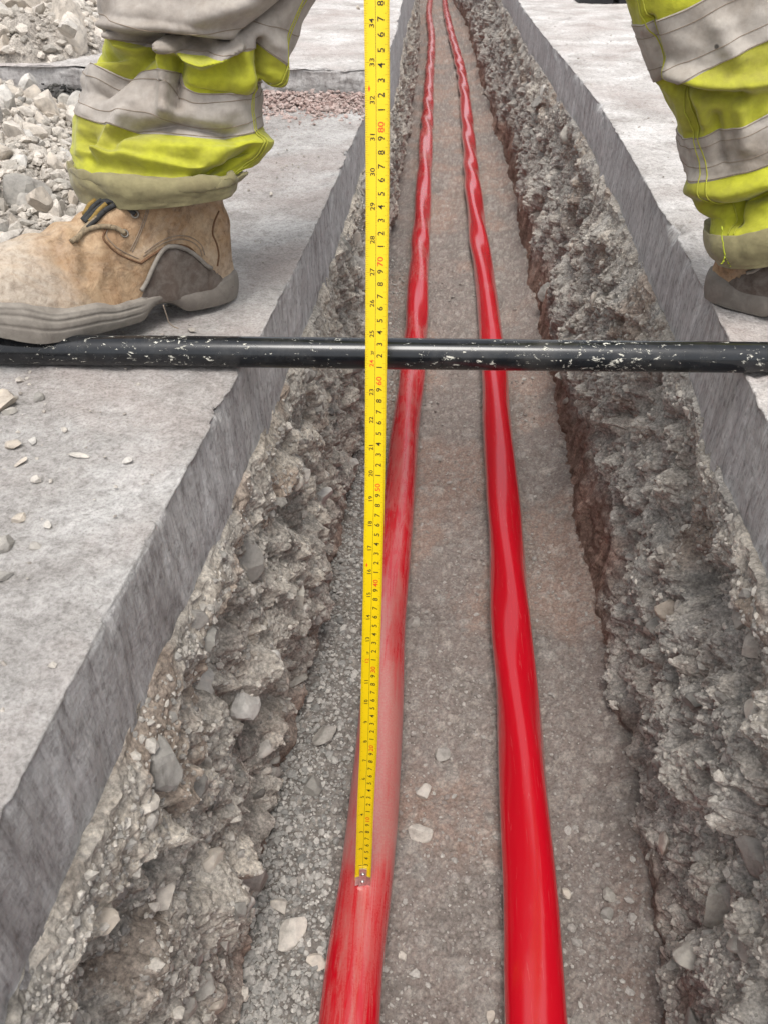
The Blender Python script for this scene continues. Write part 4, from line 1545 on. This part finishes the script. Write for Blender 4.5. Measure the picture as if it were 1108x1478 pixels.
# image-measured rings of the leg that stands left of the trench
KL = [(0.0, 122, 283, 338, 277, 0.846, 0.62),
      (0.28, 112, 230, 350, 247, 0.862, 0.72),
      (0.40, 114, 212, 366, 232, 0.886, 0.78),
      (0.50, 115, 194, 380, 216, 0.896, 0.76),
      (0.62, 112, 170, 382, 200, 0.903, 0.74),
      (0.72, 113, 150, 381, 186, 0.906, 0.72),
      (0.86, 122, 118, 380, 150, 0.909, 0.72),
      (1.0, 140, 88, 382, 122, 0.913, 0.70),
      (1.10, 153, 70, 404, 112, 0.916, 0.70),
      (1.22, 158, 40, 414, 86, 0.920, 0.72),
      (1.36, 152, 4, 440, 36, 0.926, 0.72),
      (1.52, 149, -34, 458, -12, 0.932, 0.74),
      (1.80, 165, -120, 492, -110, 0.94, 0.74)]
HIPL = [(2.6, (-0.085, 0.95, 0.60, 0.088, 0.0, 0.0, 0.085)), (3.4, (-0.03, 0.955, 0.82, 0.105, 0, 0, 0.10)), (3.9, (-0.02, 0.96, 0.95, 0.11, 0, 0, 0.11))]
FOLDL = [
    ([(150, 222), (163, 190), (178, 166)], 9, 0.007),
    ([(168, 200), (200, 187), (255, 181), (330, 195)], 9, -0.008),
    ([(190, 212), (250, 222), (310, 222)], 18, 0.008),
    ([(135, 224), (180, 230), (250, 244), (290, 250)], 8, 0.006),
    ([(160, 34), (240, 42), (300, 52), (336, 58)], 8, 0.008),
    ([(180, 62), (225, 58)], 8, -0.008),
    ([(283, 256), (320, 240), (356, 218)], 5, -0.011),
    ([(300, 240), (345, 216), (378, 205)], 12, 0.007),
    ([(125, 160), (122, 190), (120, 220)], 10, 0.004),
    ([(138, 228), (132, 200)], 8, -0.004),
    ([(232, 60), (243, 100), (240, 158)], 9, 0.012),
    ([(258, 78), (256, 112), (250, 150)], 11, -0.010),
    ([(146, 132), (180, 104), (220, 72)], 12, -0.010),
    ([(128, 118), (160, 96), (190, 80)], 12, 0.006),
    ([(280, 110), (350, 120)], 18, 0.005),
    ([(176, 66), (170, 52)], 7, 0.010),
    ([(192, 56), (240, 50), (330, 62)], 9, -0.012),
    ([(236, 63), (265, 82), (292, 92), (318, 80), (344, 62)], 6, 0.013),
    ([(270, 62), (300, 72)], 9, -0.010),
    ([(150, 86), (200, 78), (232, 66)], 8, -0.009),
    ([(352, 78), (362, 110)], 9, 0.004),
    ([(378, 60), (376, 118)], 6, -0.010),
    ([(398, 60), (398, 108)], 11, 0.008),
    ([(340, 60), (392, 20), (430, -10)], 7, -0.009),
    ([(300, 20), (360, 0), (380, -20)], 18, 0.008),
    ([(180, 20), (280, 30)], 16, 0.004),
]
legL = Leg(KL, HIPL, 3, FOLDL, peaks=((1.0, math.radians(-97), 0.30, 0.13), (1.0, math.radians(-62), 0.35, -0.05), (1.215, math.radians(-45), 0.4, 0.05)))
KR = [(0.0, 1036, 376, 1262, 296, 0.895, 0.80),
      (0.26, 1026, 336, 1262, 232, 0.908, 0.80),
      (0.34, 1030, 314, 1262, 205, 0.920, 0.78),
      (0.46, 1012, 297, 1260, 175, 0.932, 0.76),
      (0.60, 993, 258, 1256, 125, 0.940, 0.74),
      (0.72, 983, 228, 1250, 92, 0.945, 0.74),
      (0.88, 970, 192, 1240, 52, 0.949, 0.72),
      (1.02, 952, 144, 1222, 5, 0.952, 0.72),
      (1.18, 935, 108, 1204, -32, 0.956, 0.72),
      (1.34, 916, 58, 1184, -85, 0.960, 0.72),
      (1.48, 902, 14, 1168, -128, 0.963, 0.72),
      (1.80, 872, -90, 1140, -220, 0.966, 0.74)]
HIPR = [(2.6, (0.20, 0.96, 0.60, 0.088, 0.0, 0.0, 0.085)), (3.4, (0.15, 0.96, 0.82, 0.105, 0, 0, 0.10)), (3.9, (0.14, 0.96, 0.95, 0.11, 0, 0, 0.11))]
FOLDR = [
    ([(965, 100), (1010, 118), (1060, 126), (1108, 118)], 11, 0.009),
    ([(960, 120), (1020, 138), (1070, 136)], 9, -0.009),
    ([(972, 128), (995, 160), (1000, 190)], 10, -0.006),
    ([(1000, 140), (1015, 175)], 9, 0.004),
    ([(1020, 298), (1060, 304), (1108, 282)], 7, -0.012),
    ([(1005, 268), (1050, 278), (1108, 262)], 14, 0.008),
    ([(1056, 302), (1062, 318)], 7, -0.008),
    ([(935, 30), (948, 75), (958, 100)], 8, -0.006),
    ([(1040, 40), (1060, 80)], 16, 0.005),
    ([(1030, 170), (1040, 230)], 9, -0.005),
    ([(1070, 160), (1075, 210)], 12, 0.005),
]
legR = Leg(KR, HIPR, 9, FOLDR)

# pelvis: closes the two legs into one pair of trousers
tq = np.linspace(0, 1, 26)
pv = []
nA = 120
ph = np.linspace(0, 2 * np.pi, nA, endpoint=False)
for t in tq:
    z = 0.80 + 0.26 * t
    rx, ry = 0.195 - 0.02 * t, 0.118 + 0.012 * math.sin(t * 3)
    if t < 0.2: rx *= 0.55 + 0.45 * (t / 0.2) ** 0.5; ry *= 0.75 + 0.25 * (t / 0.2) ** 0.5
    pv.append(np.stack([0.06 + rx * np.cos(ph), 0.958 + ry * np.sin(ph), np.full(nA, z)], -1))
pv = np.array(pv)
pF = [tuple(q) for q in grid_faces(26, nA, True)] + [tuple(range(nA))[::-1], tuple(25 * nA + k for k in range(nA))]
i0 = int(np.searchsorted(legL.t, 0.1))
lF = [tuple(q) for q in grid_faces(len(legL.t), legL.nA, True)[i0 * legL.nA:]]
TVv, TFf = join_parts([(legL.V.reshape(-1, 3), lF), (legR.V.reshape(-1, 3), [tuple(q) for q in grid_faces(len(legR.t), legR.nA, True)[i0 * legR.nA:]]), (pv.reshape(-1, 3), pF)])
# below the cuff the legs are hidden: keep only what lies above the boot collar
trousers = mesh_np('trousers', TVv - PORG, TFf, M_HIVIS, True, parent=person)


def ring_mesh(leg, t0, t1, off, name, mat, n=60):
    V, tq_ = leg.band(t0, t1, off, n)
    return mesh_np(name, V.reshape(-1, 3) - PORG, grid_faces(n, leg.nA, True), mat, True, parent=trousers)


def stitch(leg, t0, t1, q, off=0.0015, r=0.00038):
    """a row of thread at fraction q of the band between t0 and t1"""
    e = leg.edge_shift(t0) * (1 - q) + leg.edge_shift(t1) * q
    T = np.stack([t0 + (t1 - t0) * q + e + d for d in (-0.012, 0, 0.012)])
    V = leg.at(T)
    P = V[1] + leg.normals(V)[1] * off
    v, f = tube(np.concatenate([P, P[:1]]), r, 5, False)
    return v - PORG, f


for leg, bands, bm_ in ((legL, [(0.72, 1.0), (1.215, 1.62)], M_BAND), (legR, [(0.61, 0.875), (1.14, 1.41)], M_BAND_R)):
    sts = []
    for (t0, t1) in bands:
        ring_mesh(leg, t0, t1, 0.0013, 'reflective_band', bm_)
        for q in (0.03, 0.27, 0.76, 0.97):
            sts.append(stitch(leg, t0, t1, q))
    V, F = join_parts(sts)
    mesh_np('stitching', V, F, M_THREAD, True, parent=trousers)


def cuff_mesh(leg, t0, t1, seed):
    n = 40
    tq_ = np.linspace(t0, t1, n)
    V = hermite(leg.t, leg.V.reshape(len(leg.t), -1), tq_).reshape(n, leg.nA, 3)
    N = leg.normals(V)
    ph_ = leg.ph[None, :]
    q = np.linspace(0, 1, n)[:, None]
    off = 0.0035 + 0.004 * q + 0.002 * fbm(np.cos(ph_) * 1.5 + 0 * q, np.sin(ph_) * 1.5 + 0 * q, q * 1.5 + 0 * ph_, 3, seed)
    out = V + N * off[..., None]
    # rolled lower edge, then up inside
    lip = out[0] - N[0] * 0.004 + (V[0] - V[2]) * 0.4
    ins = [out[0] - N[0] * 0.008, V[8] - N[8] * 0.006]
    topi = [out[-1] + (V[-1] - V[-3]) * 0.15 - N[-1] * 0.0015, V[-1] - N[-1] * 0.001 - (V[-1] - V[-6])]
    A_ = np.concatenate([np.array([ins[1], ins[0], lip]), out, np.array(topi)])
    return mesh_np('cuff', A_.reshape(-1, 3) - PORG, grid_faces(len(A_), leg.nA, True), M_CUFF, True, parent=trousers)


cuffL = cuff_mesh(legL, 0.0, 0.285, 1)
cuffR = cuff_mesh(legR, 0.0, 0.262, 2)


# seams down the outside of the legs
def long_seam(leg, kk, t0, t1, r=0.0007, off=0.0014):
    i0, i1 = np.searchsorted(leg.t, t0), np.searchsorted(leg.t, t1)
    P = leg.V[i0:i1:3, kk] + leg.N[i0:i1:3, kk] * off
    v, f = tube(P, r, 5)
    return v - PORG, f


sL = [long_seam(legL, k, 0.30, 1.7) for k in (188, 190)]
sR = [long_seam(legR, k, 0.27, 1.7) for k in (116, 119)]
for V, F in sL + sR:
    mesh_np('leg_seam', V, F, M_THREAD_Y, True, parent=trousers)


# ------------------------------------------------------------------ boots
BX = [0.0, 0.004, 0.012, 0.03, 0.06, 0.09, 0.12, 0.14, 0.155, 0.17, 0.19, 0.21, 0.24, 0.27, 0.29, 0.303, 0.31]
BH = [0.125, 0.140, 0.150, 0.155, 0.158, 0.158, 0.145, 0.130, 0.118, 0.108, 0.100, 0.094, 0.088, 0.080, 0.069, 0.055, 0.040]
BW = [0.006, 0.017, 0.025, 0.0325, 0.0355, 0.035, 0.0355, 0.038, 0.041, 0.044, 0.048, 0.051, 0.0525, 0.049, 0.040, 0.026, 0.010]
TWID = [0.006, 0.017, 0.026, 0.035, 0.040, 0.0415, 0.040, 0.036, 0.032, 0.029, 0.028, 0.029, 0.032, 0.033, 0.028, 0.018, 0.006]


def build_boot(origin, direction, pitch, name_label, side, detail_img=None):
    """origin: heel back on the ground; direction: angle of the toe in plan; side: +1 if the outside is to +y local"""
    c, s = math.cos(direction), math.sin(direction)
    cp, sp = math.cos(pitch), math.sin(pitch)
    M = np.array([[c * cp, -s, -c * sp], [s * cp, c, -s * sp], [sp, 0, cp]])
    org = np.array(origin)
    tow = lambda L: np.asarray(L) @ M.T + org
    tol = lambda Wp: (np.asarray(Wp) - org) @ M
    xq = np.concatenate([[0, 0.0008, 0.002, 0.004, 0.0065], np.linspace(0.01, 0.30, 200), [0.3025, 0.305, 0.3075, 0.309, 0.31]])
    h = hermite(BX, BH, xq); w = hermite(BX, BW, xq); wt = hermite(BX, TWID, xq)
    w[0] = wt[0] = 0.002; w[-1] = wt[-1] = 0.002
    nB = 150
    q = np.linspace(0, 1, nB)
    V = np.zeros((len(xq), nB, 3))
    zb = 0.018
    for i, x in enumerate(xq):
        # profile: up one side, over the top, down the other
        a = np.pi * q
        e = 0.62 if x > 0.13 else 0.42
        cx_, sx_ = np.cos(a), np.sin(a)
        yy = np.sign(cx_) * np.abs(cx_) ** e
        zz = np.abs(sx_) ** (0.62 if x > 0.16 else 0.5)
        wid = w[i] * (1 - zz) + wt[i] * zz
        if x > 0.13:
            wid = w[i] * (1 - zz**1.3) + wt[i] * zz**1.3
        V[i, :, 0] = x
        V[i, :, 1] = yy * wid + 0.006 * side * math.sin(math.pi * min(1, x / 0.31)) * 0.6
        V[i, :, 2] = zb + (h[i] - zb) * zz
    # lean the shaft back a little, ankle creases
    zz = V[..., 2]
    V[..., 0] += 0.010 * sstep(0.05, 0.15, zz) * sstep(0.12, 0.0, V[..., 0]) + 0.004 * sstep(0.02, 0.06, zz) * sstep(0.03, 0, V[..., 0])
    cre = 0.0030 * np.sin(V[..., 0] * 210 + 30 * V[..., 2]) * np.exp(-((V[..., 0] - 0.195) / 0.03) ** 2) * sstep(0.035, 0.08, zz)
    sw = 0.0028 * fbm(V[..., 0] * 22, V[..., 1] * 22, zz * 22, 3, 77)
    dv = np.gradient(V, axis=0); du = np.gradient(V, axis=1)
    N = np.cross(dv, du); N /= np.linalg.norm(N, axis=2)[..., None] + 1e-9
    V = V - N * (cre + sw)[..., None] * sstep(0, 0.015, V[..., 0])[..., None] * sstep(0.31, 0.29, V[..., 0])[..., None]
    boot = empty('boot', (0, 0, 0))
    boot.parent = person
    boot['label'] = name_label
    Fq = grid_faces(len(xq), nB)
    Vl = V.reshape(-1, 3)
    Vw = tow(Vl)
    toe = sstep(0.15, 0.27, Vl[:, 0])
    upper = mesh_np('upper', Vw - PORG, Fq, M_LEATHER, True, parent=boot, attrs={'toe': toe})
    bvh = BVHTree.FromPolygons([Vector(v) for v in Vw], [tuple(f) for f in Fq])

    # --- sole: outline swept up in rows
    nO = 220
    th_ = np.linspace(0, 2 * np.pi, nO, endpoint=False)
    ox = 0.155 - 0.157 * np.cos(th_)
    ow = hermite(BX, BW, np.clip(ox, 0, 0.31)) + 0.0035
    oy = np.where(th_ < np.pi, 1, -1) * ow
    edge = np.minimum(ox + 0.002, 0.312 - ox)
    oy = oy * np.clip(edge / 0.004, 0, 1) ** 0.5 + 0.0036 * side * np.sin(np.pi * np.clip(ox / 0.31, 0, 1))
    ctr = np.array([0.155, 0.0])
    # bottom height: heel 0, arch raised, forefoot 0 then toe spring
    bot = 0.013 * np.exp(-((ox - 0.112) / 0.022) ** 4) + 0.012 * sstep(0.25, 0.31, ox)
    topz = 0.026 + 0.006 * sstep(0.17, 0.2, ox) + 0.012 * sstep(0.235, 0.275, ox) + 0.008 * sstep(0.06, 0.0, ox)
    rows = []
    for k, u in enumerate(np.concatenate([np.linspace(0, 0.04, 3), np.linspace(0.06, 0.94, 26), np.linspace(0.96, 1.0, 3)])):
        z = bot + (topz - bot) * u
        bulge = 0.0035 * math.sin(math.pi * min(1, max(0, u))) - 0.004 * (u < 0.02) - 0.0045 * sstep(0.9, 1.0, np.array(u))
        # grooves run round the forefoot side wall, the arch sinks in
        fore = sstep(0.135, 0.15, ox)
        bulge = bulge - fore * 0.0016 * (math.exp(-((u - 0.42) / 0.035) ** 2) + math.exp(-((u - 0.70) / 0.035) ** 2))
        cut = sstep(0.24, 0.25, ox) * 0.0012 * (np.sin(oy * 420) > 0.93) + sstep(0.2, 0.25, ox) * 0.0011 * math.exp(-((u - 0.86) / 0.03) ** 2)
        b_ = bulge - cut - 0.006 * np.exp(-((ox - 0.112) / 0.02) ** 2) * (1 - u)
        dirx = (ox - 0.155) / 0.157; diry = np.sign(oy)
        nx_ = dirx * np.abs(dirx) ** 3; ny_ = diry * (1 - np.abs(dirx) ** 4)
        rows.append(np.stack([ox + nx_ * b_, oy + ny_ * b_, z], -1))
    rows = np.array(rows)
    sV = rows.reshape(-1, 3)
    sF = [tuple(f) for f in grid_faces(len(rows), nO, True)] + [tuple(range(nO))[::-1], tuple((len(rows) - 1) * nO + k for k in range(nO))]
    mesh_np('sole', tow(sV) - PORG, sF, M_SOLE, True, parent=boot, attrs={'heel': sstep(0.135, 0.11, sV[:, 0])})

    # --- panels lifted from the upper by their outline in side view (local x, z), both sides
    Vg = V

    def panel(name, inside, off, mat, margin=0.004):
        for half in (np.arange(nB) <= nB // 2, np.arange(nB) >= nB // 2):
            panel_half(name, inside, off, mat, margin, half)

    def panel_half(name, inside, off, mat, margin, half):
        d = inside(Vg[..., 0], Vg[..., 2])
        N2 = -N
        lift = off * sstep(0.0, margin, d) - 0.004 * sstep(0.0, -0.006, d)
        Vp = Vg + N2 * (lift - 0.0006)[..., None]
        keep = ((d > -0.005) & half[None, :]).reshape(-1)
        fk = keep[Fq].all(1)
        F2 = Fq[fk]
        lab_ = np.arange(len(Vl))
        while True:
            m_ = lab_[F2].min(1)
            new = lab_.copy()
            for k_ in range(4): np.minimum.at(new, F2[:, k_], m_)
            new = new[new]
            if (new == lab_).all(): break
            lab_ = new
        fl = lab_[F2[:, 0]]
        u_, c_ = np.unique(fl, return_counts=True)
        F2 = F2[fl == u_[np.argmax(c_)]]
        ids = np.unique(F2)
        mp = -np.ones(len(Vl), int); mp[ids] = np.arange(len(ids))
        return mesh_np(name, tow(Vp.reshape(-1, 3)[ids]) - PORG, mp[F2], mat, True, parent=boot)

    # dark rubber guard that sweeps from the arch up behind the ankle
    def guard(x, z):
        topc = np.interp(x, [0.0, 0.03, 0.055, 0.075, 0.098, 0.112, 0.125, 0.135, 0.15], [0.030, 0.034, 0.048, 0.068, 0.078, 0.074, 0.056, 0.034, 0.02])
        return np.minimum(topc - z, np.minimum(0.149 - x, x + 0.01))

    def cap(x, z):
        topc = np.interp(x, [0.0, 0.02, 0.05, 0.062], [0.078, 0.074, 0.058, 0.045])
        botc = np.interp(x, [0.0, 0.03, 0.05, 0.062], [0.026, 0.031, 0.040, 0.046])
        return np.minimum(topc - z, z - botc)
    panel('heel_guard', guard, 0.0042, M_GUARD, 0.005)
    panel('heel_cap', cap, 0.0036, M_HEELCAP, 0.003)
    # rounded bead along the top edge of the guard
    bead = []
    for sd in (0, 1):
        pts = []
        for x in np.linspace(0.05, 0.142, 30):
            zt = float(np.interp(x, [0.0, 0.03, 0.055, 0.075, 0.098, 0.112, 0.125, 0.135, 0.15], [0.030, 0.034, 0.048, 0.068, 0.078, 0.074, 0.056, 0.034, 0.02]))
            i = int(np.argmin(np.abs(xq - x)))
            half = range(0, nB // 2) if sd == 0 else range(nB // 2, nB)
            j = min(half, key=lambda k: abs(V[i, k, 2] - zt))
            pts.append(V[i, j] - N[i, j] * 0.0035)
        pts = np.array(pts)
        ker = np.ones(5) / 5
        pts = np.stack([np.convolve(np.pad(pts[:, k], 2, 'edge'), ker, 'valid') for k in range(3)], -1)
        v, f = tube(tow(pts) - PORG, 0.0024, 8)
        bead.append((v, f))
    Vb_, Fb_ = join_parts(bead)
    mesh_np('guard_bead', Vb_, Fb_, M_SOLE, True, parent=boot)

    def on_upper(x, y):
        d = Vector(ray(x, y)).normalized()
        hit, nn, idx, dist = bvh.ray_cast(Vector(CAMP), d)
        if hit is None: return None, None
        nn = np.array(nn)
        if nn @ (CAMP - np.array(hit)) < 0: nn = -nn
        return np.array(hit), nn

    def draw(poly, r, lift, n=40, seg=7):
        pts = spline(poly, n)
        out = []
        for x, y in pts:
            p, nn = on_upper(x, y)
            if p is not None: out.append(p + nn * lift)
        if len(out) < 3: return None
        v, f = tube(np.array(out), r, seg)
        return v - PORG, f
    return boot, draw, on_upper, tow, V, N, xq


bootL, drawL, onL, towL, bV, bN, bxq = build_boot((-0.250, 0.908, 0.0), math.radians(-134.0), math.radians(7.0), 'tan boot beside the rubble, toe resting on the pipe', 1)
bootR, drawR, onR, towR, _, _, _ = build_boot((0.342, 0.945, 0.0), math.radians(-36.0), math.radians(2.0), 'tan boot cut by the right frame edge, only heel and ankle showing', -1)


# laces, eyelets and seams of the left boot, laid on the leather
def add(name, mat, items, boot):
    items = [q for q in items if q]
    if items:
        V, F = join_parts(items)
        mesh_np(name, V, F, mat, True, parent=boot)


def eyelet(on, x, y, boot, r=0.0034):
    p, nn = on(x, y)
    if p is None: return
    up_ = np.array([0, 0, 1.0])
    a = np.cross(nn, up_); a /= np.linalg.norm(a)
    b_ = np.cross(nn, a)
    th = np.linspace(0, 2 * np.pi, 19)
    ring = p + nn * 0.0008 + r * (np.cos(th)[:, None] * a + np.sin(th)[:, None] * b_)
    v, f = tube(ring, 0.0011, 6, False)
    mesh_np('eyelet', v - PORG, f, M_EYE, True, parent=boot)


for seam, r in (([(154, 330), (149, 342), (158, 355), (175, 368), (203, 380)], 0.0011), ([(203, 380), (222, 367), (240, 357), (258, 354), (272, 357), (282, 366), (287, 378)], 0.0015),
                ([(316, 305), (309, 322), (307, 336), (313, 352), (316, 368), (314, 384)], 0.0011), ([(262, 446), (258, 420), (262, 400)], 0.0)):
    if r: add('seam', M_SEAM, [drawL(seam, r, 0.0003)], bootL)
for seam in ([(207, 370), (225, 357), (243, 348), (262, 345), (277, 349), (288, 358), (292, 370)], [(209, 365), (226, 352), (244, 343), (263, 340), (279, 344), (291, 354), (296, 368)],
             [(213, 300), (205, 325), (194, 350), (188, 362)], [(216, 300), (208, 325), (197, 350), (191, 364)], [(158, 326), (154, 340), (162, 351), (178, 363), (200, 373)]):
    add('stitch_line', M_THREAD, [drawL(seam, 0.0005, 0.0003)], bootL)
eyelet(onL, 195, 309, bootL)
eyelet(onL, 180, 337, bootL)
for poly, mt in (([(195, 309), (186, 301), (172, 294), (160, 292), (150, 293)], M_LACE), ([(180, 337), (168, 330), (150, 328), (134, 331), (116, 340), (102, 350)], M_LACE_D),
                 ([(160, 292), (148, 300), (134, 312), (124, 322)], M_LACE), ([(150, 291), (138, 300), (128, 312), (121, 320)], M_LACE), ([(142, 290), (131, 300), (124, 312)], M_LACE_Y),
                 ([(168, 297), (154, 305), (140, 318), (128, 330)], M_LACE), ([(156, 296), (143, 308), (131, 322)], M_LACE_Y), ([(140, 316), (130, 326), (118, 338), (108, 348)], M_LACE_D)):
    add('lace', mt, [drawL(poly, 0.0027, 0.0022)], bootL)
for seam in ([(1100, 395), (1092, 402), (1086, 412)],):
    add('seam', M_SEAM, [drawR(seam, 0.0011, 0.0003)], bootR)

# loose yarn: a tuft at the right cuff and a thread caught on the left boot
M_NEON = mat_flat('neon_thread', (0.45, 0.52, 0.04), 0.9)
yarn = []
for pts in ([(1041, 328), (1042, 345), (1045, 362), (1048, 376)], [(1046, 366), (1050, 374), (1056, 380)], [(1046, 366), (1044, 376), (1040, 381)], [(1047, 368), (1051, 379), (1054, 384)]):
    q = np.array([PYY(x, y, 0.862) for x, y in spline(pts, 14)])
    v, f = tube(q + 0.0008 * RNG.normal(size=q.shape), 0.0007, 5)
    yarn.append((v - PORG, f))
V, F = join_parts(yarn)
tag(mesh_np('loose_thread', V, F, M_NEON, True, parent=trousers), kind='stuff')
q = np.array([PYY(x, y, 0.78) for x, y in spline([(236, 440), (241, 455), (245, 466), (252, 472), (258, 474)], 14)])
v, f = tube(q, 0.0007, 5)
mesh_np('frayed_thread', v - PORG, f, M_THREAD, True, parent=bootL)
